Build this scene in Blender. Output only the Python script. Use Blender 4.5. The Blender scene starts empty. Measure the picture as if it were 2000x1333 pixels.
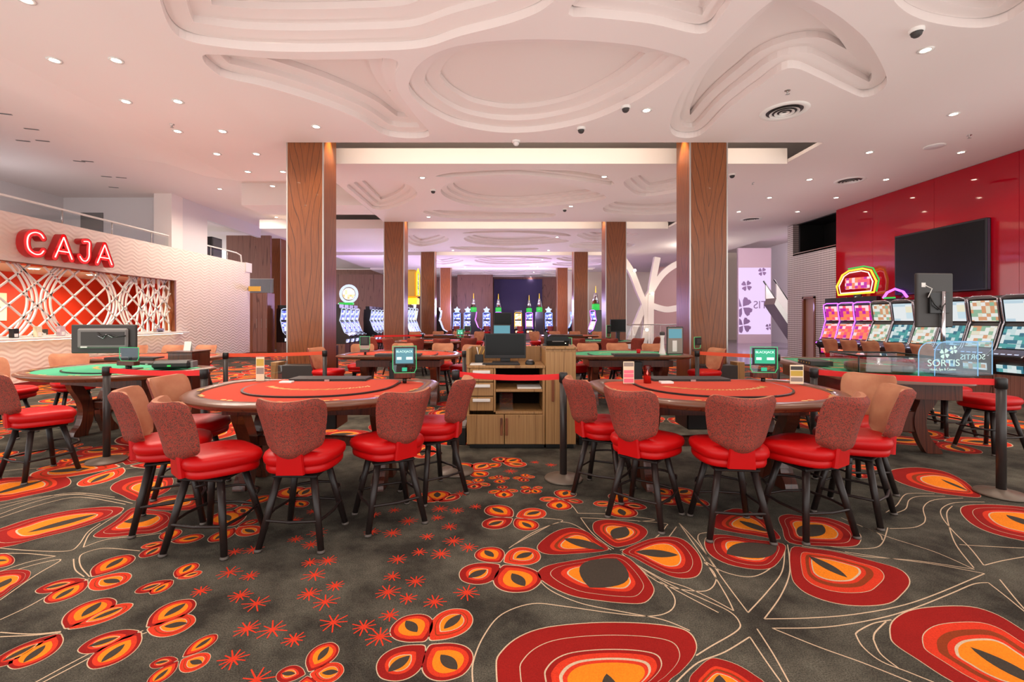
import bpy, bmesh, math, random
from mathutils import Vector, Matrix
from math import sin, cos, pi, radians, sqrt
random.seed(7)
SC = bpy.context.scene
COL = SC.collection
H = 1.5; F = 900.0; VX = 982.0; VY = 623.0; HC = 4.8

# ---------------------------------------------------------------- camera
cam_d = bpy.data.cameras.new('camera'); cam = bpy.data.objects.new('camera', cam_d); COL.objects.link(cam)
cam.location = (0, 0, H); cam.rotation_euler = (pi/2, 0, 0)
cam_d.sensor_width = 36.0; cam_d.lens = F/2000*36.0
cam_d.shift_x = (1000-VX)/2000; cam_d.shift_y = (VY-666.5)/2000
cam_d.clip_start = 0.05; cam_d.clip_end = 200
SC.camera = cam
# ---------------------------------------------------------------- world, exposure
w = bpy.data.worlds.new('world'); SC.world = w; w.use_nodes = True
w.node_tree.nodes['Background'].inputs[0].default_value = (1.0, 0.955, 0.92, 1)
w.node_tree.nodes['Background'].inputs[1].default_value = 2.2
vs = SC.view_settings
vs.view_transform = 'Standard'; vs.look = 'None'; vs.gamma = 1.0; vs.use_curve_mapping = False
vs.exposure = 0.0
SC.cycles.max_bounces = 6; SC.cycles.diffuse_bounces = 3; SC.cycles.glossy_bounces = 3; SC.cycles.use_adaptive_sampling = True; SC.cycles.adaptive_threshold = 0.05
SC.cycles.transmission_bounces = 6; SC.cycles.transparent_max_bounces = 12
SC.cycles.sample_clamp_indirect = 4.0
SPOT_W = 55.0; BAY_W = 150.0; UP_W = 52.0

# ---------------------------------------------------------------- helpers
def lin(c):
    c = c/255.0
    return c/12.92 if c <= 0.04045 else ((c+0.055)/1.055)**2.4
def rgb(r, g, b): return (lin(r), lin(g), lin(b), 1.0)

def fl(px, py, z=0.0):
    Y = F*(H-z)/(py-VY); return ((px-VX)*Y/F, Y)
def ce(px, py, z=HC):
    Y = F*(z-H)/(VY-py); return ((px-VX)*Y/F, Y)

MATS = {}
def mat(name, col, rough=0.5, metal=0.0, coat=0.0, emit=None, es=0.0, spec=0.5):
    m = bpy.data.materials.new(name); m.use_nodes = True
    b = m.node_tree.nodes['Principled BSDF']
    b.inputs['Base Color'].default_value = col
    b.inputs['Roughness'].default_value = rough; b.inputs['Metallic'].default_value = metal
    b.inputs['Coat Weight'].default_value = coat; b.inputs['Specular IOR Level'].default_value = spec
    if emit is not None:
        b.inputs['Emission Color'].default_value = emit; b.inputs['Emission Strength'].default_value = es
    MATS[name] = m
    return m
class NT:
    def __init__(s, m): s.t = m.node_tree; s.n = s.t.nodes; s.l = s.t.links; s.b = s.n['Principled BSDF']
    def add(s, ty, **kw):
        n = s.n.new(ty)
        for k, v in kw.items():
            if k.startswith('i_'): n.inputs[k[2:].replace('_', ' ')].default_value = v
            else: setattr(n, k, v)
        return n
    def link(s, a, b): s.l.new(a, b)
    def coords(s, scale=(1, 1, 1), kind='Object', rot=(0, 0, 0)):
        c = s.add('ShaderNodeTexCoord'); mp = s.add('ShaderNodeMapping')
        mp.inputs['Scale'].default_value = scale; mp.inputs['Rotation'].default_value = rot
        s.link(c.outputs[kind], mp.inputs['Vector']); return mp.outputs['Vector']
    def noise(s, vec, scale, detail=2.0, rough=0.5):
        n = s.add('ShaderNodeTexNoise'); n.inputs['Scale'].default_value = scale
        n.inputs['Detail'].default_value = detail; n.inputs['Roughness'].default_value = rough
        if vec is not None: s.link(vec, n.inputs['Vector'])
        return n.outputs['Fac']
    def ramp(s, fac, stops, interp='LINEAR'):
        r = s.add('ShaderNodeValToRGB'); e = r.color_ramp.elements; r.color_ramp.interpolation = interp
        while len(e) < len(stops): e.new(0.5)
        for el, (p, c) in zip(e, stops): el.position = p; el.color = c
        s.link(fac, r.inputs['Fac']); return r.outputs['Color']
    def math(s, op, a, b=None):
        n = s.add('ShaderNodeMath', operation=op)
        for i, v in enumerate((a, b)):
            if v is None: continue
            if isinstance(v, (int, float)): n.inputs[i].default_value = v
            else: s.link(v, n.inputs[i])
        return n.outputs[0]
    def mix(s, fac, a, b, blend='MIX'):
        n = s.add('ShaderNodeMix', data_type='RGBA', blend_type=blend)
        for i, v in ((0, fac), (6, a), (7, b)):
            if isinstance(v, (int, float)): n.inputs[i].default_value = v
            elif isinstance(v, tuple): n.inputs[i].default_value = v
            else: s.link(v, n.inputs[i])
        return n.outputs[2]
    def bump(s, h, strength=0.3, dist=0.01):
        n = s.add('ShaderNodeBump'); n.inputs['Strength'].default_value = strength; n.inputs['Distance'].default_value = dist
        s.link(h, n.inputs['Height']); s.link(n.outputs['Normal'], s.b.inputs['Normal'])
    def base(s, c): s.link(c, s.b.inputs['Base Color'])

# --- materials
def carpet_mat(name, c1, c2, sp=0.25, mott=True):
    m = mat(name, c1, 0.95, spec=0.15); t = NT(m); v = t.coords()
    n1 = t.noise(v, 2.4, 5, 0.65); n2 = t.noise(v, 160, 2, 0.7)
    f = t.ramp(n1, [(0.38, (0, 0, 0, 1)), (0.72, (1, 1, 1, 1))]) if mott else n2
    c = t.mix(f, c1, c2)
    g = t.ramp(n2, [(0.3, (1-sp, 1-sp, 1-sp, 1)), (0.7, (1+sp, 1+sp, 1+sp, 1))])
    c = t.mix(1.0, c, g, 'MULTIPLY'); t.base(c); t.bump(n2, 0.35, 0.004); return m
carpet_mat('carpet', rgb(54, 50, 44), rgb(102, 98, 86), 0.6)
CP = ['cream', 'dred', 'red', 'orange', 'brown', 'eye', 'pink']
for n_, c_ in zip(CP, [(206, 180, 150), (146, 28, 24), (210, 58, 34), (240, 132, 30), (138, 58, 28), (68, 60, 52), (240, 150, 110)]):
    carpet_mat('c_'+n_, rgb(*c_), rgb(*[min(255, int(x*1.08)) for x in c_]), 0.16)

def wood_mat(name, cdark, cmid, clight, line, lines=7.0, sx=1.0, rough=0.32, lz=0.12, coat=0.25, scale=1.5):
    m = mat(name, cmid, rough, coat=coat); t = NT(m)
    v = t.coords((sx, sx, lz)); n1 = t.noise(v, scale, 0.4, 0.3)
    v2 = t.coords((30*sx, 30*sx, 0.5)); n2 = t.noise(v2, 3.0, 3, 0.6)
    c = t.ramp(n2, [(0.25, cdark), (0.5, cmid), (0.8, clight)])
    fr = t.math('FRACT', t.math('MULTIPLY', n1, lines))
    lm = t.ramp(fr, [(0.0, (1, 1, 1, 1)), (0.05, (1, 1, 1, 1)), (0.12, (0, 0, 0, 1)), (1.0, (0, 0, 0, 1))])
    c = t.mix(t.math('MULTIPLY', lm, 0.75), c, line); t.base(c); return m
wood_mat('col_wood', rgb(112, 56, 24), rgb(140, 74, 33), rgb(168, 98, 50), rgb(50, 22, 9), 34, 1.7, coat=0.1, lz=0.036, scale=1.6)
m = MATS['col_wood']; t = NT(m)   # nested V shaped veneer figure
v = t.coords(); sx = t.add('ShaderNodeSeparateXYZ'); t.link(v, sx.inputs[0])
nz = t.noise(t.coords((1.6, 1.6, 0.35)), 1.3, 1.0, 0.4); st = t.noise(t.coords((48, 48, 0.8)), 3.0, 3, 0.6)
ax = t.math('ADD', t.math('ABSOLUTE', sx.outputs['X']), t.math('ABSOLUTE', t.math('SUBTRACT', sx.outputs['Y'], 0.34)))
val = t.math('ADD', t.math('SUBTRACT', t.math('MULTIPLY', sx.outputs['Z'], 1.15), t.math('MULTIPLY', ax, 12.0)), t.math('MULTIPLY', nz, 5.0))
lm = t.ramp(t.math('FRACT', val), [(0.0, (1, 1, 1, 1)), (0.05, (1, 1, 1, 1)), (0.13, (0, 0, 0, 1)), (1.0, (0, 0, 0, 1))])
cw = t.ramp(st, [(0.25, rgb(104, 52, 20)), (0.5, rgb(130, 70, 31)), (0.8, rgb(160, 94, 48))])
t.base(t.mix(t.math('MULTIPLY', lm, 0.78), cw, rgb(58, 26, 11)))
wood_mat('kiosk_wood', rgb(140, 100, 58), rgb(168, 126, 78), rgb(190, 148, 98), rgb(120, 82, 46), 6, 2.0, 0.45, coat=0.0)
wood_mat('far_wood', rgb(110, 70, 62), rgb(136, 92, 80), rgb(160, 116, 100), rgb(84, 50, 44), 8, 2.0, 0.4, coat=0.0)
wood_mat('table_wood', rgb(54, 22, 14), rgb(84, 36, 22), rgb(112, 54, 32), rgb(40, 14, 8), 6, 2.5, 0.28, 0.3, 0.4)
wood_mat('rail_wood', rgb(92, 56, 36), rgb(122, 78, 52), rgb(146, 98, 68), rgb(70, 40, 26), 5, 2.5, 0.3, 0.5, 0.4)
wood_mat('locker_wood', rgb(96, 50, 26), rgb(130, 72, 40), rgb(150, 90, 56), rgb(70, 34, 16), 8, 2.0, 0.4)

m = mat('plaster', rgb(238, 226, 221), 0.7, spec=0.25)
m = mat('plaster_dim', rgb(222, 214, 214), 0.75, spec=0.2)
m = mat('plaster_cream', rgb(240, 228, 205), 0.7, spec=0.2)
# wavy relief panel
m = mat('wave_panel', rgb(240, 222, 208), 0.55); t = NT(m)
v = t.coords()
sx = t.add('ShaderNodeSeparateXYZ'); t.link(v, sx.inputs[0])
ph = t.math('MULTIPLY', t.math('SINE', t.math('MULTIPLY', sx.outputs['Y'], 13.0)), 0.045)
zz = t.math('MULTIPLY', t.math('ADD', sx.outputs['Z'], ph), 62.0)
hh = t.math('SINE', zz); t.bump(hh, 0.35, 0.010)
# patterned grey wall
m = mat('weave_panel', rgb(150, 136, 132), 0.5); t = NT(m); v = t.coords((1, 1, 1))
sx = t.add('ShaderNodeSeparateXYZ'); t.link(v, sx.inputs[0])
a = t.math('SINE', t.math('MULTIPLY', t.math('ADD', sx.outputs['Y'], sx.outputs['Z']), 45.0))
b_ = t.math('SINE', t.math('MULTIPLY', t.math('SUBTRACT', sx.outputs['Y'], sx.outputs['Z']), 45.0))
pr = t.math('MULTIPLY', a, b_)
t.base(t.ramp(t.math('ADD', t.math('MULTIPLY', pr, 0.5), 0.5), [(0.35, rgb(128, 114, 112)), (0.65, rgb(226, 212, 208))]))
m = mat('red_glass', rgb(172, 2, 28), 0.05, coat=0.25); m.node_tree.nodes['Principled BSDF'].inputs['Coat Roughness'].default_value = 0.03
mat('booth_red', rgb(226, 62, 32), 0.5)
mat('black', rgb(26, 24, 24), 0.4); mat('black_gloss', rgb(20, 22, 22), 0.25, spec=0.2); mat('shade_black', rgb(30, 20, 16), 1.0, spec=0.05); mat('door_mauve', rgb(178, 140, 128), 0.5)
mat('dark_grey', rgb(58, 54, 52), 0.5); mat('mid_grey', rgb(120, 116, 114), 0.5); mat('white', rgb(240, 236, 230), 0.5)
mat('leg_metal', rgb(34, 25, 23), 0.4, spec=0.4); mat('foot_grey', rgb(86, 76, 70), 0.5)
mat('stanchion', rgb(48, 42, 40), 0.4); mat('stanchion_base', rgb(112, 98, 86), 0.4, 0.2)
mat('chrome', rgb(205, 205, 210), 0.15, 1.0); mat('steel', rgb(190, 186, 182), 0.3, 0.9); mat('gold', rgb(232, 186, 84), 0.35, 0.3)
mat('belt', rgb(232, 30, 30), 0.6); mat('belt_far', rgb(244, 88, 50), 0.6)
m = mat('leather', rgb(192, 6, 10), 0.42, spec=0.3); t = NT(m); t.bump(t.noise(t.coords(), 140, 2), 0.12, 0.002)
mat('leather_dark', rgb(120, 14, 14), 0.45)
m = mat('felt_red', rgb(204, 80, 62), 0.9, spec=0.1); m = mat('felt_green', rgb(84, 172, 132), 0.9, spec=0.1)
mat('rim_leather', rgb(112, 70, 50), 0.3, coat=0.15); mat('rail_edge', rgb(70, 46, 36), 0.3, coat=0.3)
m = mat('seat_tan', rgb(188, 124, 90), 0.75); t = NT(m); n_ = t.noise(t.coords(), 7, 3)
t.base(t.ramp(n_, [(0.3, rgb(176, 110, 80)), (0.75, rgb(200, 140, 104))]))
m = mat('back_fabric', rgb(150, 70, 56), 0.8); t = NT(m); v = t.coords()
n1 = t.noise(v, 60, 2, 0.6)
fr = t.math('FRACT', t.math('MULTIPLY', n1, 5.0))
t.base(t.ramp(fr, [(0.0, rgb(66, 38, 34)), (0.3, rgb(122, 60, 48)), (0.55, rgb(176, 56, 42)), (1.0, rgb(120, 76, 60))]))
t.bump(fr, 0.12, 0.002)
def emis(name, col, s): 
    m = mat(name, (0, 0, 0, 1), 0.5, emit=col, es=s); return m
emis('lamp', rgb(255, 240, 214), 40.0); emis('led_white', rgb(255, 236, 205), 6.0); emis('neon_pink', rgb(255, 190, 180), 2.2)
emis('neon_blue', rgb(120, 150, 255), 3.0); emis('neon_green', rgb(60, 220, 90), 0.9); emis('neon_gold', rgb(255, 190, 50), 2.0)
emis('neon_white', rgb(215, 226, 255), 1.2); emis('neon_purple', rgb(190, 90, 255), 3.0); emis('edge_blue', rgb(150, 205, 245), 0.9)
emis('screen_green', rgb(48, 200, 150), 0.9); emis('screen_text', rgb(220, 255, 240), 1.4); emis('screen_teal', rgb(110, 175, 190), 0.8)
emis('banner_glow', rgb(236, 208, 248), 1.05); emis('edge_green', rgb(70, 220, 130), 0.8); emis('spark', rgb(255, 240, 200), 8.0)
mat('letter_red', rgb(196, 20, 28), 0.25, coat=0.4); mat('letter_face', rgb(230, 44, 48), 0.3, emit=rgb(235, 40, 45), es=0.35)
def screen_mat(name, cols, sc, s):
    m = mat(name, (0.01, 0.01, 0.01, 1), 0.2, emit=(1, 1, 1, 1), es=s); t = NT(m); v = t.coords((1, 1, 1))
    n = t.add('ShaderNodeTexVoronoi'); n.inputs['Scale'].default_value = sc; t.link(v, n.inputs['Vector'])
    n.distance = 'CHEBYCHEV'; n.inputs['Randomness'].default_value = 0.0
    sp = t.add('ShaderNodeSeparateColor'); t.link(n.outputs['Color'], sp.inputs[0])
    k = len(cols); c = t.ramp(sp.outputs[0], [(i/k, x) for i, x in enumerate(cols)], 'CONSTANT')
    t.link(c, t.b.inputs['Emission Color']); return m
screen_mat('scr_a', [rgb(205, 226, 235), rgb(232, 238, 240), rgb(238, 232, 205), rgb(190, 214, 226)], 7, 0.95)
screen_mat('scr_b', [rgb(80, 165, 165), rgb(225, 235, 235), rgb(60, 120, 140), rgb(200, 225, 225)], 15, 0.9)
screen_mat('scr_c', [rgb(232, 228, 205), rgb(150, 190, 160), rgb(240, 240, 235), rgb(220, 160, 120)], 14, 0.9)
screen_mat('scr_d', [rgb(235, 235, 255), rgb(150, 170, 250), rgb(250, 250, 255), rgb(110, 110, 230)], 10, 1.1)
screen_mat('scr_e', [rgb(255, 245, 225), rgb(255, 220, 160), rgb(255, 180, 130), rgb(255, 250, 240)], 10, 1.6)
screen_mat('scr_r', [rgb(255, 90, 110), rgb(255, 210, 215), rgb(190, 40, 160), rgb(255, 130, 90)], 12, 1.1)
mat('slot_black', rgb(26, 23, 26), 0.3, coat=0.2); mat('slot_deck', rgb(92, 88, 112), 0.25, 0.4)
m = mat('lobby_tile', rgb(126, 112, 132), 0.12); t = NT(m)
v = t.coords((1, 1, 1)); br = t.add('ShaderNodeTexBrick'); t.link(v, br.inputs['Vector']); br.inputs['Scale'].default_value = 1.0
br.offset = 0.0; br.inputs['Color1'].default_value = rgb(140, 126, 146); br.inputs['Color2'].default_value = rgb(112, 102, 124); br.inputs['Mortar'].default_value = rgb(80, 74, 84)
br.inputs['Brick Width'].default_value = 0.6; br.inputs['Row Height'].default_value = 0.6; br.inputs['Mortar Size'].default_value = 0.008; t.base(br.outputs['Color'])
def glass(name, tint, rough=0.02, fac=0.12):
    m = bpy.data.materials.new(name); m.use_nodes = True; nt = m.node_tree; nt.nodes.clear()
    o = nt.nodes.new('ShaderNodeOutputMaterial'); mx = nt.nodes.new('ShaderNodeMixShader'); mx.inputs[0].default_value = fac
    tr = nt.nodes.new('ShaderNodeBsdfTransparent'); tr.inputs[0].default_value = tint
    g = nt.nodes.new('ShaderNodeBsdfGlossy'); g.inputs['Roughness'].default_value = rough
    nt.links.new(tr.outputs[0], mx.inputs[1]); nt.links.new(g.outputs[0], mx.inputs[2]); nt.links.new(mx.outputs[0], o.inputs[0])
    MATS[name] = m; return m
glass('clear', (0.93, 0.95, 0.95, 1), 0.02, 0.06); glass('acrylic', (0.80, 0.90, 0.97, 1), 0.03, 0.05); glass('red_glass_cup', (0.8, 0.05, 0.06, 1), 0.05, 0.12)
glass('blue_glass', (0.62, 0.76, 0.86, 1), 0.05, 0.25)

# --- mesh builder
class MB:
    def __init__(s): s.v = []; s.f = []; s.mi = []; s.sm = []; s.mats = []; s.cur = 0; s.M = None
    def m(s, name):
        if name not in s.mats: s.mats.append(name)
        s.cur = s.mats.index(name); return s
    def av(s, p):
        if s.M is not None: p = s.M @ Vector(p)
        s.v.append((p[0], p[1], p[2])); return len(s.v)-1
    def af(s, idx, smooth=False): s.f.append(tuple(idx)); s.mi.append(s.cur); s.sm.append(smooth)
    def box(s, x0, x1, y0, y1, z0, z1, bev=0.0):
        if bev > 0:
            b = min(bev, (x1-x0)*0.45, (y1-y0)*0.45, (z1-z0)*0.45)
            pts = {}
            for ix, (xa, sx_) in enumerate(((x0, 1), (x1, -1))):
                for iy, (ya, sy_) in enumerate(((y0, 1), (y1, -1))):
                    for iz, (za, sz_) in enumerate(((z0, 1), (z1, -1))):
                        pts[ix, iy, iz, 0] = s.av((xa, ya+sy_*b, za+sz_*b)); pts[ix, iy, iz, 1] = s.av((xa+sx_*b, ya, za+sz_*b)); pts[ix, iy, iz, 2] = s.av((xa+sx_*b, ya+sy_*b, za))
            P = pts
            for i in (0, 1):
                q = [P[i, 0, 0, 0], P[i, 0, 1, 0], P[i, 1, 1, 0], P[i, 1, 0, 0]]; s.af(q if i == 0 else q[::-1])
                q = [P[0, i, 0, 1], P[1, i, 0, 1], P[1, i, 1, 1], P[0, i, 1, 1]]; s.af(q if i == 0 else q[::-1])
                q = [P[0, 0, i, 2], P[0, 1, i, 2], P[1, 1, i, 2], P[1, 0, i, 2]]; s.af(q if i == 0 else q[::-1])
            for a in (0, 1):
                for b2 in (0, 1):
                    s.af([P[a, b2, 0, 0], P[a, b2, 1, 0], P[a, b2, 1, 1], P[a, b2, 0, 1]] if a == b2 else [P[a, b2, 0, 1], P[a, b2, 1, 1], P[a, b2, 1, 0], P[a, b2, 0, 0]])
                    s.af([P[a, 0, b2, 0], P[a, 0, b2, 2], P[a, 1, b2, 2], P[a, 1, b2, 0]] if a != b2 else [P[a, 1, b2, 0], P[a, 1, b2, 2], P[a, 0, b2, 2], P[a, 0, b2, 0]])
                    s.af([P[0, a, b2, 1], P[0, a, b2, 2], P[1, a, b2, 2], P[1, a, b2, 1]] if a == b2 else [P[1, a, b2, 1], P[1, a, b2, 2], P[0, a, b2, 2], P[0, a, b2, 1]])
                    for c in (0, 1):
                        tri = [P[a, b2, c, 0], P[a, b2, c, 1], P[a, b2, c, 2]]; s.af(tri if (a+b2+c) % 2 == 1 else tri[::-1])
            return s
        k = [s.av((x, y, z)) for x in (x0, x1) for y in (y0, y1) for z in (z0, z1)]
        for q in ((0, 1, 3, 2), (4, 6, 7, 5), (0, 4, 5, 1), (2, 3, 7, 6), (0, 2, 6, 4), (1, 5, 7, 3)): s.af([k[i] for i in q])
        return s
    def cyl(s, p, q, r1, r2=None, n=12, caps=True):
        r2 = r1 if r2 is None else r2; p = Vector(p); q = Vector(q); d = (q-p).normalized()
        a = d.orthogonal().normalized(); b = d.cross(a)
        A = [s.av(p+(a*cos(2*pi*i/n)+b*sin(2*pi*i/n))*r1) for i in range(n)]; B = [s.av(q+(a*cos(2*pi*i/n)+b*sin(2*pi*i/n))*r2) for i in range(n)]
        for i in range(n): j = (i+1) % n; s.af([A[i], A[j], B[j], B[i]], True)
        if caps: s.af(A[::-1]); s.af(B)
        return s
    def tube(s, pts, r, n=8, closed=False):
        pts = [Vector(p) for p in pts]; N = len(pts); rings = []
        up = None
        for i, p in enumerate(pts):
            if closed: d = (pts[(i+1) % N]-pts[i-1])
            else: d = (pts[min(i+1, N-1)]-pts[max(i-1, 0)])
            d.normalize()
            if up is None: up = d.orthogonal().normalized()
            a = (up-d*up.dot(d)).normalized(); up = a; b = d.cross(a)
            rr = r[i] if isinstance(r, (list, tuple)) else r
            rings.append([s.av(p+(a*cos(2*pi*k/n)+b*sin(2*pi*k/n))*rr) for k in range(n)])
        for i in range(N if closed else N-1):
            A = rings[i]; B = rings[(i+1) % N]
            for k in range(n): j = (k+1) % n; s.af([A[k], A[j], B[j], B[k]], True)
        if not closed: s.af(rings[0][::-1]); s.af(rings[-1])
        return s
    def lathe(s, prof, n=20, c=(0, 0), smooth=True):
        rings = []
        for r, z in prof: rings.append([s.av((c[0]+r*cos(2*pi*k/n), c[1]+r*sin(2*pi*k/n), z)) for k in range(n)] if r > 1e-6 else [s.av((c[0], c[1], z))])
        for A, B in zip(rings, rings[1:]):
            for k in range(n):
                j = (k+1) % n
                if len(A) == 1 and len(B) == 1: continue
                if len(A) == 1: s.af([A[0], B[j], B[k]], smooth)
                elif len(B) == 1: s.af([A[k], A[j], B[0]], smooth)
                else: s.af([A[k], A[j], B[j], B[k]], smooth)
        return s
    def prism(s, poly, z0, z1, axis='z', cap=True, smooth=False):
        # poly: 2D loop (convex or mildly concave), extruded; axis z: (x,y)->z ; x: (y,z)->x ; y: (x,z)->y
        def P(a, b, c): return {'z': (a, b, c), 'x': (c, a, b), 'y': (a, c, b)}[axis]
        A = [s.av(P(a, b, z0)) for a, b in poly]; B = [s.av(P(a, b, z1)) for a, b in poly]; n = len(poly)
        for i in range(n): j = (i+1) % n; s.af([A[i], A[j], B[j], B[i]], smooth)
        if cap: s.af(A[::-1]); s.af(B)
        return s
    def loops(s, rings, closed=True, smooth=True, cap0=False, cap1=False):
        R = [[s.av(p) for p in r] for r in rings]; n = len(R[0])
        for A, B in zip(R, R[1:]):
            for k in range(n if closed else n-1): j = (k+1) % n; s.af([A[k], A[j], B[j], B[k]], smooth)
        if cap0: s.af(R[0][::-1])
        if cap1: s.af(R[-1])
        return s
    def build(s, name, parent=None, fixn=True, **props):
        me = bpy.data.meshes.new(name); me.from_pydata(s.v, [], s.f)
        for k in s.mats: me.materials.append(MATS[k])
        if len(s.mats) > 1: me.polygons.foreach_set('material_index', s.mi)
        me.polygons.foreach_set('use_smooth', s.sm)
        if fixn:
            bm = bmesh.new(); bm.from_mesh(me); bmesh.ops.recalc_face_normals(bm, faces=bm.faces); bm.to_mesh(me); bm.free()
        me.update()
        o = bpy.data.objects.new(name, me); COL.objects.link(o)
        if parent is not None: o.parent = parent
        for k, v in props.items(): o[k] = v
        return o
def MBm(name): return MB().m(name)
def tag(o, label=None, cat=None, group=None, kind=None):
    if label: o['label'] = label
    if cat: o['category'] = cat
    if group: o['group'] = group
    if kind: o['kind'] = kind
    return o
def empty(name, loc=(0, 0, 0), rz=0.0, label=None, cat=None, group=None):
    o = bpy.data.objects.new(name, None); COL.objects.link(o); o.location = loc; o.rotation_euler = (0, 0, rz)
    o.empty_display_size = 0.1
    return tag(o, label, cat, group)
def kids(o): return [x for x in bpy.data.objects if x.parent == o]
def copy_tree(o, parent=None, _k=None):
    c = o.copy(); COL.objects.link(c); c.parent = parent
    for ch in CH.get(o.name, []): copy_tree(ch, c)
    return c
CH = {}
def index_tree(o):
    k = kids(o); CH[o.name] = k
    for x in k: index_tree(x)
ORD = ['first', 'second', 'third', 'fourth', 'fifth', 'sixth', 'seventh', 'eighth', 'ninth', 'tenth', 'eleventh', 'twelfth']
def struct(mb, name, label=None, cat='wall', parent=None):
    o = mb.build(name, parent)
    if parent is None: tag(o, label, cat, kind='structure')
    return o
def smooth_loop(pts, per=6):
    n = len(pts); out = []
    for i in range(n):
        p0, p1, p2, p3 = [Vector(pts[(i+k-1) % n]) for k in range(4)]
        for j in range(per):
            t = j/per
            out.append(0.5*((2*p1)+(-p0+p2)*t+(2*p0-5*p1+4*p2-p3)*t*t+(-p0+3*p1-3*p2+p3)*t**3))
    return out
def smooth_path(pts, per=6):
    n = len(pts); out = []
    for i in range(n-1):
        p0, p1, p2, p3 = [Vector(pts[min(max(i+k-1, 0), n-1)]) for k in range(4)]
        for j in range(per):
            t = j/per
            out.append(0.5*((2*p1)+(-p0+p2)*t+(2*p0-5*p1+4*p2-p3)*t*t+(-p0+3*p1-3*p2+p3)*t**3))
    out.append(Vector(pts[-1])); return out
def stroke(pts, hw, cap=0):
    # outline (left side then right side) of a 2D polyline, pairs for quads
    L = []; R = []
    n = len(pts)
    for i in range(n):
        d = (Vector(pts[min(i+1, n-1)])-Vector(pts[max(i-1, 0)]))
        d = d.normalized() if d.length > 1e-9 else Vector((1, 0)); nn = Vector((-d.y, d.x))
        L.append(Vector(pts[i])+nn*hw); R.append(Vector(pts[i])-nn*hw)
    return L, R
def text(body, size, mat_name, parent, loc, rot, name='lettering', align='CENTER', extrude=0.001, sx=1.0):
    cu = bpy.data.curves.new(name, 'FONT'); cu.body = body; cu.size = size; cu.align_x = align; cu.align_y = 'CENTER'; cu.extrude = extrude
    o = bpy.data.objects.new(name, cu); COL.objects.link(o)
    bpy.context.view_layer.update()
    me = bpy.data.meshes.new_from_object(o.evaluated_get(bpy.context.evaluated_depsgraph_get()))
    bpy.data.objects.remove(o); me.materials.clear(); me.materials.append(MATS[mat_name])
    o = bpy.data.objects.new(name, me); COL.objects.link(o); o.parent = parent; o.location = loc; o.rotation_euler = rot; o.scale = (sx, 1, 1)
    return o
def spot(parent, loc, energy, angle=120, blend=0.8, col=(1, 0.86, 0.72), radius=0.06, rot=(0, 0, 0)):
    l = bpy.data.lights.new('lamp_light', 'SPOT'); l.energy = energy; l.spot_size = radians(angle); l.spot_blend = blend; l.color = col; l.shadow_soft_size = radius
    o = bpy.data.objects.new('lamp_light', l); COL.objects.link(o); o.location = loc; o.rotation_euler = rot
    if parent is not None: o.parent = parent
    return o

# added upward fill spots without fixtures, brightening the white ceiling
for Y_ in (1.5, 4.6, 7.4, 11.2, 14.4, 18.4, 21.6, 25.4, 28.6, 32.5):
    for X_ in (-8.2, -5.0, -2.0, 1.0, 4.0, 7.6):
        if X_ < -6 and Y_ > 19: continue
        if X_ > 7 and Y_ > 16: continue
        far = Y_ > 16
        spot(None, (X_, Y_, 2.3), UP_W*(1.0 if not far else 1.15), 165, 1.0, (1, .955, .94) if not far else (.93, .9, 1.0), 0.25, (pi, 0, 0)).name = 'ceiling_fill'
# ================================================================= FLOOR
fo = struct(MBm('carpet').box(-18, 13, -3, 40, -0.2, 0.0), 'floor', 'patterned casino carpet in charcoal with red and orange flowers', 'floor')
pat = MB()
for k in CP: pat.m('c_'+k)
def poly3(pts, z, m):
    pat.m('c_'+m); ids = [pat.av((p[0], p[1], z)) for p in pts]; pat.af(ids)
BIG = [(1.0, 'cream'), (0.984, 'dred'), (0.80, 'cream'), (0.79, 'dred'), (0.64, 'red'), (0.55, 'cream'), (0.525, 'orange')]
BIG2 = [(1.0, 'cream'), (0.984, 'dred'), (0.72, 'red'), (0.63, 'brown'), (0.56, 'red'), (0.50, 'cream'), (0.475, 'orange')]
BIG3 = [(1.0, 'cream'), (.986, 'dred'), (.78, 'cream'), (.77, 'dred'), (.56, 'cream'), (.546, 'dred'), (.50, 'red'), (.43, 'cream'), (.40, 'red'), (.36, 'orange')]
BIG4 = [(1.0, 'cream'), (.986, 'dred'), (.70, 'cream'), (.69, 'red'), (.57, 'brown'), (.48, 'red'), (.42, 'cream'), (.39, 'orange')]
MID = [(1.0, 'cream'), (0.955, 'dred'), (0.80, 'red'), (0.60, 'orange')]
MID2 = [(1.0, 'cream'), (0.955, 'red'), (0.74, 'brown'), (0.70, 'red'), (0.56, 'cream'), (0.52, 'orange')]
MID3 = [(1.0, 'cream'), (0.955, 'dred'), (0.62, 'red'), (0.46, 'cream'), (0.42, 'orange')]
def lens(a, b, wd, n=10):
    a = Vector(a); b = Vector(b); d = b-a; nn = Vector((-d.y, d.x)); out = []
    for i in range(n+1): t = i/n; out.append(a+d*t+nn*(wd*0.5*sin(pi*t)**0.8))
    for i in range(n-1, 0, -1): t = i/n; out.append(a+d*t-nn*(wd*0.5*sin(pi*t)**0.8))
    return out
def petal(outline, e0, e1, ew, rings, zb=0.0006):
    E = (Vector(e0)+Vector(e1))*0.5
    for k, (s_, c_) in enumerate(rings): poly3([E+(p-E)*s_ for p in outline], zb+k*0.0003, c_)
    poly3(lens(e0, e1, ew), zb+len(rings)*0.0003, 'eye')
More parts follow.
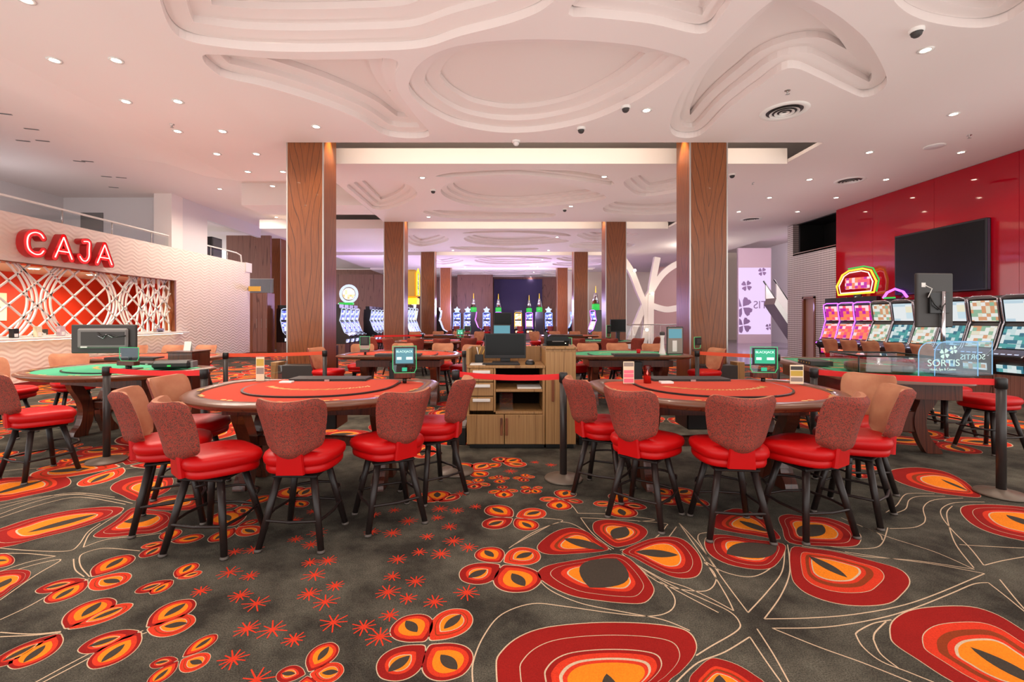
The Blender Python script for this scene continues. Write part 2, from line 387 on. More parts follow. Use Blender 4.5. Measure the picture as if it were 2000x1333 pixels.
def drop(base, tip, ratio, rings, zb=0.0006, es=0.16, ee=0.62, ew=0.32):
    b = Vector(base); t = Vector(tip); d = t-b; nn = Vector((-d.y, d.x)); L = []
    hw = ratio*0.5
    prof = [(0.0, 0.02), (0.08, 0.30), (0.22, 0.66), (0.42, 0.94), (0.62, 1.0), (0.80, 0.84), (0.93, 0.50), (1.0, 0.0)]
    for u, v_ in prof: L.append(b+d*u+nn*(hw*v_))
    for u, v_ in prof[-2:0:-1]: L.append(b+d*u-nn*(hw*v_))
    petal(smooth_loop(L, 3), b+d*(0.60-ee*0.40), b+d*(0.60+ee*0.38), ratio*ew/ee*1.0, rings, zb)
Z5 = lambda p: fl(p[0]*0.35, 900+p[1]*0.35); Z6 = lambda p: fl(700+p[0]*0.35, 900+p[1]*0.35); Z7 = lambda p: fl(1300+p[0]*0.35, 900+p[1]*0.35)
def big(Z, pts, e0, e1, ew, rings):
    petal(smooth_loop([Z(p) for p in pts], 4), Z(e0), Z(e1), ew, rings)
big(Z6, [(1410,522),(1500,540),(1580,610),(1640,690),(1650,740),(1600,795),(1500,800),(1350,785),(1200,760),(1080,710),(1000,650),(1010,610),(1080,580),(1250,550)], (1290,712),(1440,550), 0.75, BIG)
big(Z6, [(1395,500),(1330,440),(1270,395),(1180,375),(1090,400),(1010,460),(1000,500),(1060,525),(1200,522)], (1145,437),(1375,498), 0.35, BIG2)
big(Z6, [(1420,480),(1350,430),(1310,390),(1315,345),(1380,330),(1480,340),(1570,360),(1615,400),(1570,450),(1480,480)], (1425,440),(1492,372), 0.55, BIG2)
big(Z6, [(1470,510),(1540,470),(1640,435),(1740,425),(1820,445),(1890,510),(1920,580),(1900,640),(1840,660),(1750,650),(1640,600),(1540,545)], (1545,512),(1785,530), 0.36, BIG)
big(Z7, [(655,465),(662,520),(610,590),(540,610),(430,600),(320,570),(240,520),(215,460),(240,420),(330,415),(480,440)], (340,525),(620,480), 0.5, BIG)
big(Z7, [(640,440),(590,370),(520,310),(440,275),(370,270),(290,300),(245,340),(270,375),(370,400),(500,420)], (410,338),(580,402), 0.4, BIG2)
big(Z7, [(690,460),(650,380),(630,320),(680,300),(760,310),(900,320),(1020,360),(1085,410),(1090,450),(1050,480),(900,480)], (745,425),(875,362), 0.45, BIG)
big(Z7, [(700,490),(800,490),(950,510),(1150,560),(1290,600),(1350,640),(1365,690),(1320,750),(1250,800),(1100,815),(950,800),(820,760),(740,710),(700,640)], (800,535),(1015,657), 0.3, BIG4)
big(Z7, [(1260,900),(1350,840),(1500,815),(1700,815),(1850,860),(2000,950),(2150,1050),(2250,1200),(2200,1400),(1900,1370),(1600,1237),(1400,1110),(1280,1030),(1250,980)], (1700,1045),(2150,1290), 0.34, BIG4)
big(Z6, [(830,1400),(765,1150),(800,1060),(900,980),(1050,930),(1300,905),(1550,905),(1750,925),(1850,960),(1890,1030),(1870,1100),(1800,1180),(1730,1240),(1650,1400),(1200,1450)], (1385,1195),(1440,1400), 0.4, BIG3)
big(Z7, [(130,1237),(180,1160),(240,1110),(290,1105),(400,1140),(500,1200),(560,1260),(500,1400),(200,1420)], (300,1200),(330,1380), 0.4, BIG2)
big(Z7, [(1645,290),(1660,255),(1750,245),(1900,250),(2050,270),(2200,330),(2250,420),(2100,460),(1950,440),(1800,400),(1700,350)], (1900,305),(2120,390), 0.45, BIG)
big(Z7, [(1245,75),(1270,50),(1400,38),(1550,60),(1660,110),(1720,160),(1760,205),(1650,200),(1480,175),(1350,140),(1270,105)], (1535,105),(1690,172), 0.15, BIG2)
big(Z5, [(690,265),(600,258),(450,270),(300,295),(150,330),(0,380),(-150,430),(-100,490),(50,480),(200,440),(400,390),(560,340),(660,300)], (150,405),(545,300), 0.25, BIG)
big(Z5, [(750,225),(680,195),(615,160),(650,120),(750,90),(860,85),(960,95),(950,160),(850,210)], (800,190),(900,130), 0.3, BIG2)
big(Z5, [(735,265),(640,340),(560,390),(520,425),(600,432),(750,415),(880,400),(980,330),(940,290),(850,280)], (690,345),(880,310), 0.75, BIG)
big(Z5, [(770,262),(900,205),(1050,190),(1150,200),(1140,255),(1000,280)], (850,250),(1090,215), 0.4, BIG2)
big(Z5, [(-150,140),(0,100),(150,90),(290,75),(380,95),(395,130),(330,160),(150,200),(0,230),(-150,230)], (-50,195),(250,110), 0.25, BIG2)
big(Z5, [(-60,540),(30,520),(80,545),(70,580),(0,600),(-80,600)], (-40,560),(40,560), 0.3, MID)
big(Z5, [(170,620),(150,670),(80,710),(0,770),(-100,790),(-100,650),(0,620),(100,608)], (-20,720),(60,660), 0.5, BIG)
for Z, c, tips in [
    (Z5, (500,660), [((720,525),.6),((700,685),.6),((195,728),.5),((268,800),.55)]),
    (Z5, (975,663), [((1085,570),.55),((1130,622),.5),((750,738),.5),((842,750),.5)]),
    (Z5, (350,955), [((600,765),.62),((745,800),.42),((-60,1160),.42),((85,1168),.55)]),
    (Z5, (800,945), [((1075,775),.6),((1090,905),.62),((430,1060),.5),((515,1168),.55)]),
    (Z5, (1005,1110), [((1210,970),.45),((1150,1140),.7),((835,1140),.5),((830,1260),.45)]),
    (Z5, (1715,1195), [((1855,1015),.55),((1920,1180),.65),((1545,1190),.6),((1690,1340),.55)]),
    (Z5, (940,455), [((1140,425),.55),((785,485),.5),((790,545),.5),((960,385),.5)]),
    (Z5, (1320,370), [((1175,458),.5),((1440,410),.55),((1450,330),.5),((1225,290),.6)]),
    (Z5, (1335,255), [((1520,195),.5),((1370,300),.6),((1220,260),.5)]),
    (Z5, (1650,220), [((1610,150),.6),((1740,150),.6),((1600,250),.6),((1700,260),.5)]),
    (Z6, (870,320), [((725,255),.6),((1040,280),.6),((695,372),.55),((985,388),.6)]),
    (Z6, (800,575), [((688,490),.7),((1000,505),.65),((575,672),.62),((955,730),.8)]),
    (Z6, (385,1020), [((245,875),.75),((605,835),.55),((120,1215),.62),((585,1200),.75)]),
    (Z6, (1130,215), [((1170,165),.9),((1010,218),.5),((1255,235),.45),((1115,278),.8)]),
    (Z6, (1440,240), [((1480,185),.9),((1310,243),.5),((1610,265),.5),((1490,322),.8)]),
    (Z6, (1760,200), [((1650,155),.7),((1850,160),.7),((1700,245),.8),((1960,250),.5)]),
    (Z6, (620,60), [((545,15),.7),((730,15),.6),((540,85),.7),((715,88),.7)]),
    (Z6, (800,15), [((720,35),.7),((940,25),.6),((790,-20),.8),((900,-10),.7)]),
    (Z6, (785,102), [((725,95),.6),((845,98),.6),((780,82),.8),((790,128),.9)]), (Z6, (655,125), [((575,118),.6),((735,140),.5),((640,160),.9),((680,100),.9)]),
    (Z6, (810,165), [((725,182),.5),((892,172),.5),((800,140),.9),((815,210),.9)]), (Z6, (968,155), [((905,148),.6),((1028,150),.6),((925,185),.7),((1000,185),.8)]),
    (Z6, (925,95), [((860,100),.6),((985,90),.6),((920,120),.9),((935,75),.9)]),
    (Z6, (440,235), [((440,168),1.3),((300,190),.5),((560,190),.5)])]:
    cc = Vector(Z(c))
    for k, (tp, rt) in enumerate(tips):
        tv = Vector(Z(tp)); d = tv-cc
        drop(cc+d*0.06, tv, min(.95, rt*1.32), [MID, MID2, MID3, MID][k % 4])
def star(c, r, k=0):
    n = 9 + k % 3
    for i in range(n):
        a = 2*pi*i/n+0.3*k; rr = r*(0.8+0.2*((i*7+k) % 3)/2); d = Vector((cos(a), sin(a))); nn = Vector((-d.y, d.x))
        poly3([Vector(c)+nn*0.0045, Vector(c)-nn*0.0045, Vector(c)+d*rr-nn*0.003, Vector(c)+d*rr+nn*0.003], 0.0006+i*0.00002, 'red')
for k, p in enumerate([(655,258),(550,280),(455,270),(440,320),(510,370),(530,450),(385,425),(615,485),(460,522),(340,512),(220,552),(280,338),(90,302),(75,398),(190,405),(190,648),(320,675),(165,735),(275,770),(425,790),(605,738),(175,865),(30,930),(120,985),(200,278),(570,185),(850,60),(985,10),(1075,25)]):
    star(Z6(p), 0.055+0.01*(k % 3), k)
for k, p in enumerate([(1310,510),(1415,498),(1280,625),(1395,645),(1340,755),(1430,800),(1120,730),(1380,940),(1520,945),(1640,1000),(1300,1110),(1860,905),(1730,570),(1830,560),(1755,640),(1870,700),(1725,745),(1815,790),(1650,440),(1735,470),(1775,405),(1745,285),(1640,335),(1430,1225)]):
    star(Z5(p), 0.056+0.01*(k % 3), k+1)
def cline(Z, pts, hw=0.0033):
    P = smooth_path([Z(p) for p in pts], 6); L, R = stroke(P, hw)
    for i in range(len(P)-1): poly3([L[i], L[i+1], R[i+1], R[i]], 0.0005, 'cream')
for q in [[(380,840),(330,740),(200,530),(75,350)], [(380,840),(250,770),(120,710),(-20,660),(-200,560)], [(460,850),(340,690),(250,560),(180,440)], [(460,850),(570,730),(650,620),(665,500)], [(550,885),(640,760),(690,640),(690,540),(680,470)], [(550,885),(800,880),(1050,860),(1300,815),(1500,750),(1780,632)], [(595,937),(900,930),(1200,880),(1400,820),(1600,740),(1720,690),(1800,682)],
          [(510,940),(600,1080),(700,1260)], [(595,937),(850,1040),(1100,1130),(1400,1250)], [(470,985),(560,1120),(660,1260)], [(470,985),(330,1070),(180,1130),(60,1237)], [(-200,560),(0,680),(200,770),(350,840),(410,900),(400,950),(250,1040),(170,1090)], [(1722,608),(1400,560),(1100,535),(950,505),(760,478)], [(1722,608),(1500,510),(1250,430),(1100,370),(980,320)], [(1780,632),(1500,580),(1200,540),(1000,510)],
          [(1775,585),(1700,490),(1600,390),(1540,310),(1545,265),(1620,235),(1780,232)], [(1720,600),(1620,470),(1580,360),(1570,290),(1600,255)], [(1800,682),(1900,760),(2010,850)], [(1865,665),(1950,770),(2020,850)], [(1780,585),(1880,560),(2020,535)], [(1060,970),(1080,950),(1160,910),(1260,890)], [(1060,970),(1100,1040),(1200,1120),(1350,1180),(1500,1240)], [(1160,1000),(1170,960),(1230,900)], [(1160,1000),(1200,1080),(1300,1160)],
          [(1240,375),(1210,460),(1150,490),(1000,490),(850,470)], [(1210,445),(1190,410),(1100,370)], [(1450,320),(1440,350),(1380,375),(1250,380)], [(1450,320),(1440,260),(1500,220),(1660,210)], [(1280,295),(1340,270),(1360,220),(1420,200),(1560,200)], [(1230,290),(1290,250),(1330,195),(1380,183),(1500,186)], [(1640,470),(1800,480),(2010,490)], [(180,440),(190,410),(260,400)], [(215,560),(320,620),(460,650),(560,620),(650,540)]]: cline(Z7, q)
for q in [[(640,1260),(640,1130),(700,980),(800,860),(970,800),(1150,815),(1400,850),(1620,870),(1740,840),(1765,770),(1700,690),(1560,600),(1450,530)], [(1240,320),(1300,400),(1370,460),(1425,495)], [(1240,320),(1450,330),(1700,350),(1715,370),(1660,430),(1560,480),(1460,500)], [(870,470),(980,410),(1100,350),(1180,350),(1260,390),(1330,440),(1410,500)], [(840,490),(960,410),(1060,365),(1140,335),(1020,322),(900,322)], [(1225,295),(1190,250),(1150,230)], [(1225,295),(1400,300),(1650,330),(1560,340)], [(1000,660),(1080,730),(1250,800),(1500,850),(1700,890),(1850,950)],
          [(1470,520),(1600,630),(1720,700),(1880,730),(1960,720),(1995,670),(1980,620),(1930,570)], [(1480,535),(1640,650),(1800,740),(2010,850)], [(1775,370),(1720,440),(1640,490)], [(1790,350),(1900,470),(2010,620)]]: cline(Z6, q)
for q in [[(0,490),(200,505),(380,505),(440,470),(490,400),(560,350)], [(465,485),(500,410),(580,350),(680,290)], [(465,485),(600,440),(800,420),(900,405)], [(520,500),(600,490),(780,505)], [(0,520),(150,520),(310,535)], [(0,620),(150,570),(310,535)], [(0,780),(200,640),(340,555),(200,580),(0,640)], [(0,890),(150,820),(300,740),(500,660)], [(410,550),(420,610),(470,650)], [(520,500),(450,530),(450,590),(500,650)], [(0,960),(180,970),(340,955)], [(0,985),(200,975),(340,960)], [(160,1260),(400,1130),(620,1020),(800,950)], [(200,1260),(430,1140),(640,1030),(820,960)],
          [(0,300),(200,230),(400,190),(600,210),(740,240)], [(0,320),(250,240),(450,205),(700,245)], [(0,270),(200,215),(420,180),(640,205)], [(0,250),(250,200),(480,185)], [(400,40),(560,60),(760,40),(900,20)], [(0,60),(100,50),(250,40),(480,20)]]: cline(Z5, q)
# the same flowers carry on over the rest of the hall
rnd = random.Random(3)
for i in range(520):
    X = rnd.uniform(-11, 9.5); Y = rnd.uniform(4.6, 30) if i > 40 else rnd.uniform(-1.5, 0.5)
    if Y > 0 and abs(X) < 0.8+Y*0.0+2.6 and Y < 5.3 and Y > 1.8: continue
    if X > 6.2 and Y > 14.8: continue
    c = Vector((X, Y)); sz = rnd.choice([0.22, 0.3, 0.38, 0.7, 0.95]); a0 = rnd.uniform(0, 6.28)
    for k in range(4):
        a = a0+k*pi/2+rnd.uniform(-.25, .25); L = sz*rnd.uniform(.75, 1.2)
        drop(c+Vector((cos(a), sin(a)))*0.04, c+Vector((cos(a), sin(a)))*L, rnd.uniform(.5, .75), [BIG, BIG2, MID2, MID][rnd.randrange(4)] if sz > .5 else [MID, MID2, MID3][rnd.randrange(3)], zb=0.0006+0.00001*(i % 25))
po = pat.build('carpet_pattern', fo, fixn=False)
struct(MBm('lobby_tile').box(6.3, 22, 15.2, 33, -0.1, 0.004), 'floor_lobby', 'polished lilac tile floor in the lobby beyond the carpet', 'floor')

# ================================================================= CEILING
UP = 5.45
def slab(name, outer, holes, z0, z1, matn, parent):
    cu = bpy.data.curves.new(name, 'CURVE'); cu.dimensions = '2D'; cu.fill_mode = 'BOTH'; cu.extrude = (z1-z0)/2
    for lp in [outer]+holes:
        sp = cu.splines.new('POLY'); sp.points.add(len(lp)-1); sp.use_cyclic_u = True
        for p, q in zip(sp.points, lp): p.co = (q[0], q[1], 0, 1)
    o = bpy.data.objects.new(name, cu); COL.objects.link(o); bpy.context.view_layer.update()
    me = bpy.data.meshes.new_from_object(o.evaluated_get(bpy.context.evaluated_depsgraph_get())); bpy.data.objects.remove(o)
    me.materials.clear(); me.materials.append(MATS[matn]); me.transform(Matrix.Translation((0, 0, (z0+z1)/2)))
    me.polygons.foreach_set('use_smooth', [False]*len(me.polygons))
    o = bpy.data.objects.new(name, me); COL.objects.link(o); o.parent = parent; return o
def inset(lp, d):
    n = len(lp); A = sum(lp[i].x*lp[(i+1) % n].y-lp[(i+1) % n].x*lp[i].y for i in range(n)); s = 1 if A > 0 else -1
    out = []
    for i in range(n):
        t = (lp[(i+1) % n]-lp[i-1])
        if t.length < 1e-9: t = Vector((1, 0))
        t.normalize(); out.append(lp[i]+Vector((-t.y, t.x))*d*s)
    for _ in range(2): out = [(out[i-1]+out[i]*2+out[(i+1) % n])*.25 for i in range(n)]
    return out
def resample(lp, step=0.07):
    n = len(lp); acc = [0.0]
    for i in range(n): acc.append(acc[-1]+(lp[(i+1) % n]-lp[i]).length)
    m_ = max(12, int(acc[-1]/step)); out = []; j = 0
    for k in range(m_):
        t = acc[-1]*k/m_
        while acc[j+1] < t: j += 1
        f = (t-acc[j])/max(1e-9, acc[j+1]-acc[j]); out.append(lp[j].lerp(lp[(j+1) % n], f))
    return out
HOLES = []
def ceil_z(x, y):
    for h, z in HOLES:
        c = False; n = len(h)
        for i in range(n):
            a = h[i]; b = h[i-1]
            if (a.y > y) != (b.y > y) and x < (b.x-a.x)*(y-a.y)/(b.y-a.y)+a.x: c = not c
        if c: return z
    if x < -4.06: return HC+.05
    if x > 6.06: return HC+.03
    return HC
cl = struct(MBm('plaster').box(-16, 13, -3, 40, UP, UP+0.15), 'ceiling', 'white plaster ceiling with stepped petal shaped relief', 'ceiling')
def plate(x0, x1, y0, y1, holes, steps=3, dz=0.105, band=0.22):
    outer = [Vector(p) for p in ((x0, y0), (x1, y0), (x1, y1), (x0, y1))]
    holes = [resample(h) for h in holes]
    slab('relief_field', outer, holes, HC, HC+steps*dz, 'plaster', cl)
    for h in holes:
        rings = []; n_ = len(h)
        A_ = abs(sum(h[i].x*h[i-1].y-h[i-1].x*h[i].y for i in range(n_)))/2; P_ = sum((h[i]-h[i-1]).length for i in range(n_)); band_ = min(band, .42*A_/P_)
        for k in range(1, steps):
            a = inset(h, band_*(k-1)+.001) ; b = inset(h, band_*k)
            rings += [[(p.x, p.y, HC+k*dz) for p in a], [(p.x, p.y, HC+k*dz+.02) for p in b], [(p.x, p.y, HC+(k+1)*dz-.001*k) for p in b]]
        MBm('plaster').loops(rings, smooth=False).build('relief_step', cl, fixn=False)
        HOLES.append((h, HC+steps*dz))
    MBm('plaster').box(x0, x1, y0, y1, HC+steps*dz, HC+steps*dz+0.06).build('relief_back', cl)
    
def cpx(pts, per=5): return [Vector(v) for v in smooth_loop([ce(*p) for p in pts], per)]
def clampl(lp, x0, x1, y0, y1): return [Vector((min(max(p.x, x0), x1), min(max(p.y, y0), y1))) for p in lp]
holes1 = [
    cpx([(798,170),(815,130),(860,100),(930,84),(1030,77),(1150,80),(1260,92),(1345,118),(1325,140),(1285,170),(1230,203),(1150,237),(1060,256),(980,259),(900,246),(845,222),(812,196)]),
    cpx([(350,72),(450,94),(560,101),(700,100),(820,94),(900,70),(1000,44),(1070,12),(1100,-40),(1090,-200),(700,-260),(340,-180),(305,-90),(312,0)]),
    cpx([(430,148),(520,170),(620,200),(700,232),(760,266),(838,266),(808,222),(778,180),(772,150),(778,124),(760,114),(700,116),(560,116),(430,107),(395,112)]),
    cpx([(1368,264),(1420,215),(1480,170),(1540,133),(1600,152),(1650,176),(1692,190),(1732,162),(1705,95),(1660,48),(1600,8),(1540,-12),(1490,15),(1440,60),(1395,105),(1352,150),(1322,200),(1308,250),(1325,268)]),
    cpx([(1745,0),(1800,38),(1890,54),(1955,46),(2015,5),(2045,-60),(1990,-190),(1790,-180),(1725,-80)]),
    cpx([(1110,28),(1160,34),(1270,46),(1370,66),(1405,35),(1430,-5),(1430,-60),(1360,-120),(1190,-90),(1140,-20)])]
holes1 = [clampl(h, -3.85, 5.75, 2.2, 8.45) for h in holes1]
plate(-4.05, 6.05, -2.0, 8.62, holes1)
holes2 = [cpx(q) for q in (
    [(862,368),(900,353),(1000,349),(1100,360),(1185,386),(1100,400),(1000,407),(920,402),(872,386)],
    [(674,366),(720,352),(785,356),(815,378),(790,398),(742,410),(700,396)],
    [(1222,352),(1290,336),(1380,340),(1420,352),(1340,372),(1260,384),(1228,370)],
    [(850,345),(905,335),(1010,332),(1130,335),(1185,348),(1195,362),(1120,352),(1010,341),(905,345)],
    [(1215,392),(1290,390),(1370,396),(1360,412),(1270,420),(1190,416),(1180,404)],
    [(830,412),(900,411),(1000,415),(1080,417),(1070,425),(980,428),(880,426),(840,420)])]
SB = 7.05
bounds = [(-4.05, 6.05)]+[(-8.9, 6.05)]*3
for k in range(4):
    y0 = 9.8+SB*k; y1 = 8.62+SB*(k+1); x0, x1 = bounds[k]
    hs = [clampl([Vector((p.x, p.y+SB*k)) for p in h], x0+.15, x1-.15, y0+0.12, y1-0.12) for h in holes2]
    if k:
        hs = [h for h in hs]
    plate(x0, x1, y0, y1, hs, 3, 0.09, 0.16)
# flat soffits either side, left one rising to the mezzanine ceiling
struct(MBm('plaster').box(-6.4, -4.06, -2.0, 11.2, HC+0.05, HC+0.12), 'ceiling_soffit', 'flat white soffit with two rows of downlights above the cashier side', 'ceiling')
mb = MBm('plaster'); mb.loops([[(-6.4, -2, HC+.05), (-6.4, 11.2, HC+.05)], [(-7.2, -2, HC+.16), (-7.2, 11.2, HC+.16)], [(-8.2, -2, HC+.48), (-8.2, 11.2, HC+.48)], [(-9.4, -2, UP+.001), (-9.4, 11.2, UP+.001)]], closed=False)
mb.build('soffit_curve', cl, fixn=False)
struct(MBm('plaster').box(-7.6, -4.06, 13.4, 14.6, HC, UP), 'ceiling_bulkhead', 'white boxed bulkhead hanging beside the wooden columns', 'ceiling')
struct(MBm('plaster').box(6.06, 11.0, -2.0, 40, HC+0.03, HC+0.1), 'ceiling_flat', 'flat white ceiling with downlights along the red wall', 'ceiling')

# ================================================================= COLUMNS
cols = []
for k in range(4):
    Y = 8.63+SB*k
    cols += [(-4.04, -3.366, Y, HC+0.5), (3.51, 4.20, Y, HC+0.5)]
cols += [(-11.6, -10.95, 22.7, 5.45)]
names = ['nearest on the cashier side', 'nearest on the red wall side']
for i, (x0, x1, Y, zt) in enumerate(cols):
    side = 'cashier' if x0 < 0 else 'red wall'
    lab = f'wooden square column, {ORD[i//2]} of the row on the {side} side' if i < 8 else 'wooden column beyond the end of the cashier wall'
    o = struct(MBm('col_wood').box(x0, x1, Y, Y+0.68, 0, zt), 'column', lab, 'column')
    o.data.transform(Matrix.Translation((-(x0+x1)/2, -Y, 0))); o.location = ((x0+x1)/2, Y, 0)
    hw = (x1-x0)/2
    for sx_ in (-1, 1):
        MBm('steel').box(sx_*hw-0.012, sx_*hw+0.012, -0.006, 0.02, 0, zt).build('corner_trim', o)
    if i < 2:
        MBm('gold').box(-0.0, 0.001, -0.0, 0.001, zt-.01, zt) if False else None
    # uplit throat lamp beside each column in the ceiling gap
    if i < 8:
        sx_ = 1 if x0 < 0 else -1
        spot(o, (sx_*(hw+0.16), 0.3, HC+0.42), 190 if i < 4 else 60, 70, 0.6, (1, 0.72, 0.36), 0.03)
        if i % 2:
            l_ = bpy.data.lights.new('gap_fill', 'AREA'); l_.shape = 'RECTANGLE'; l_.size = 9.6; l_.size_y = .05; l_.energy = 55; l_.color = (1, .88, .68); q_ = bpy.data.objects.new('gap_fill', l_); COL.objects.link(q_); q_.location = (1.0, Y+.12, HC+.36); q_.rotation_euler = (radians(80), 0, 0)  # added fill strip without a fixture, brightens the gap face

# ================================================================= WALLS
WL = -10.4
wl = struct(MBm('wave_panel').box(WL-0.35, WL, 14.65, 18.95, 0, 3.75).box(WL-0.35, WL, 6.0, 14.65, 2.72, 3.75).box(WL-0.35, WL, 6.0, 14.65, 0, 1.04), 'wall_left', 'pale cashier wall with wavy relief panels', 'wall')
struct(MBm('leather_dark').box(WL, WL+0.02, 6, 18.95, 0, 0.12), 'baseboard_left', 'dark baseboard along the cashier wall', 'baseboard')
MBm('plaster').box(WL-0.45, WL+0.03, 18.6, 19.05, 3.75-0.35, 3.78).build('wall_cap', wl)
MBm('col_wood').box(WL-0.36, WL+0.015, 14.58, 14.65, 1.06, 2.72).build('opening_jamb', wl)
MBm('col_wood').box(WL-0.36, WL+0.012, 6, 14.65, 2.70, 2.72).build('opening_head', wl)
co = struct(MBm('white').box(WL-0.6, WL+0.28, 6, 14.9, 1.04, 1.09, 0.012), 'trim_1', 'white cashier counter ledge lit from beneath', 'counter')
MBm('led_white').box(WL+0.16, WL+0.2, 6.2, 14.7, 1.026, 1.04).build('light_strip', co)
# booth
struct(MBm('booth_red').box(-13.1, -13.0, 6, 16.4, 0, 2.85).box(-13.0, WL-0.35, 16.3, 16.4, 0, 2.85), 'wall_booth', 'orange red back wall inside the cashier booth', 'wall')
struct(MBm('plaster_cream').box(-13.1, WL-0.35, 6, 16.4, 2.74, 2.85), 'ceiling_booth', 'cream ceiling of the cashier booth', 'ceiling')
# mezzanine
mz = struct(MBm('plaster_dim').box(-14.3, WL-0.3, 15.0, 15.15, 2.9, 5.6).box(-14.45, -14.3, 6, 15.15, 2.9, 5.6).box(-14.4, WL-0.35, 6, 15, 2.86, 2.95), 'wall_mezzanine', 'grey white wall of the upper gallery behind the railing', 'wall')
struct(MBm('plaster').box(-10.98, -10.42, 14.5, 15.0, 2.95, 5.6), 'wall_pillar', 'white square pillar standing on the upper gallery', 'pillar')
struct(MBm('plaster_dim').box(WL-0.2, WL-0.05, 15.0, 16.3, 3.75, 5.6).box(WL-0.2, WL-0.05, 16.3, 19.9, 5.0, 5.6), 'wall_upper', 'white upper wall above the cashier wall end', 'wall')
struct(MBm('mid_grey').box(-13.72, -13.0, 14.97, 15.0, 2.95, 4.95), 'door_1', 'grey door on the upper gallery', 'door')
struct(MBm('far_wood').box(-12.6, -10.6, 21.0, 21.15, 0, 5.3), 'wall_wood_end', 'wood panelled wall beyond the cashier wall end', 'wall')
# red wall, weave wall
WR = 10.2
wr = struct(MBm('plaster_dim').box(WR+0.03, WR+0.25, 5.5, 14.1, 0, HC+0.03), 'wall_right', 'glossy crimson glass wall behind the slot machines', 'wall')
ys = [5.5, 7.3, 9.1, 10.9, 12.7, 14.1]
for a, b in zip(ys, ys[1:]):
    MBm('red_glass').box(WR, WR+0.03, a+0.003, b-0.003, 0, HC+0.02).build('glass_panel', wr)
ww = struct(MBm('weave_panel').box(WR, WR+0.2, 14.12, 15.05, 0, 3.75).box(WR, WR+0.2, 15.05, 15.65, 2.22, 3.75).box(WR, WR+0.2, 15.65, 16.5, 0, 3.75).box(WR, WR+0.2, 16.2, 16.5, 3.75, HC), 'wall_weave', 'grey woven pattern wall with a wooden door', 'wall')
MBm('far_wood').box(WR, WR+0.25, 14.12, 16.2, 3.7, 3.78).build('opening_sill', ww)
MBm('black').box(WR+1.1, WR+1.2, 14.12, 16.25, 3.7, HC).box(WR+.25, WR+1.2, 16.2, 16.3, 3.7, HC).box(WR+.25, WR+1.2, 13.9, 14.1, 3.7, HC).box(WR+.2, WR+1.2, 14.0, 16.3, 3.6, 3.72).box(WR+.2, WR+1.2, 14.0, 16.3, HC, HC+.03).build('opening_back', ww)  # black box added behind the opening, its shade put into the colour
d2 = struct(MBm('door_mauve').box(WR+0.06, WR+0.1, 15.1, 15.6, 0, 2.17), 'door_2', 'narrow wooden door in the woven grey wall', 'door')
for b in ((15.03, 15.1, 0, 2.24), (15.6, 15.67, 0, 2.24), (15.03, 15.67, 2.17, 2.24)): MBm('locker_wood').box(WR-0.03, WR+0.12, *b).build('door_frame', d2)
# back walls
bw = struct(MBm('far_wood').box(-16, 5.6, 36.5, 36.7, 0, HC+0.6), 'wall_back', 'wood panelled wall at the far end of the hall', 'wall')
mat('blue_dark', rgb(60, 48, 92), 0.6)
MBm('blue_dark').box(-0.7, 3.1, 36.3, 36.5, 0, 4.62).build('dark_panel', bw)
MBm('far_wood').box(-3.4, -0.75, 34.5, 34.7, 0, HC).build('wood_panel', bw); MBm('far_wood').box(-12.5, -8.6, 33.5, 33.7, 0, 4.72).build('wood_panel', bw)
struct(MBm('plaster_cream').box(4.0, 22, 32.8, 33, 0, 8), 'wall_lobby', 'cream wall at the back of the lobby', 'wall')
struct(MBm('plaster_dim').box(17.5, 17.7, 16.5, 33, 0, 8), 'wall_lobby_side', 'pale side wall of the lobby', 'wall')
struct(MBm('plaster').box(10.4, 22, 14, 33, 6.2, 6.3), 'ceiling_lobby', 'white ceiling of the tall lobby', 'ceiling')
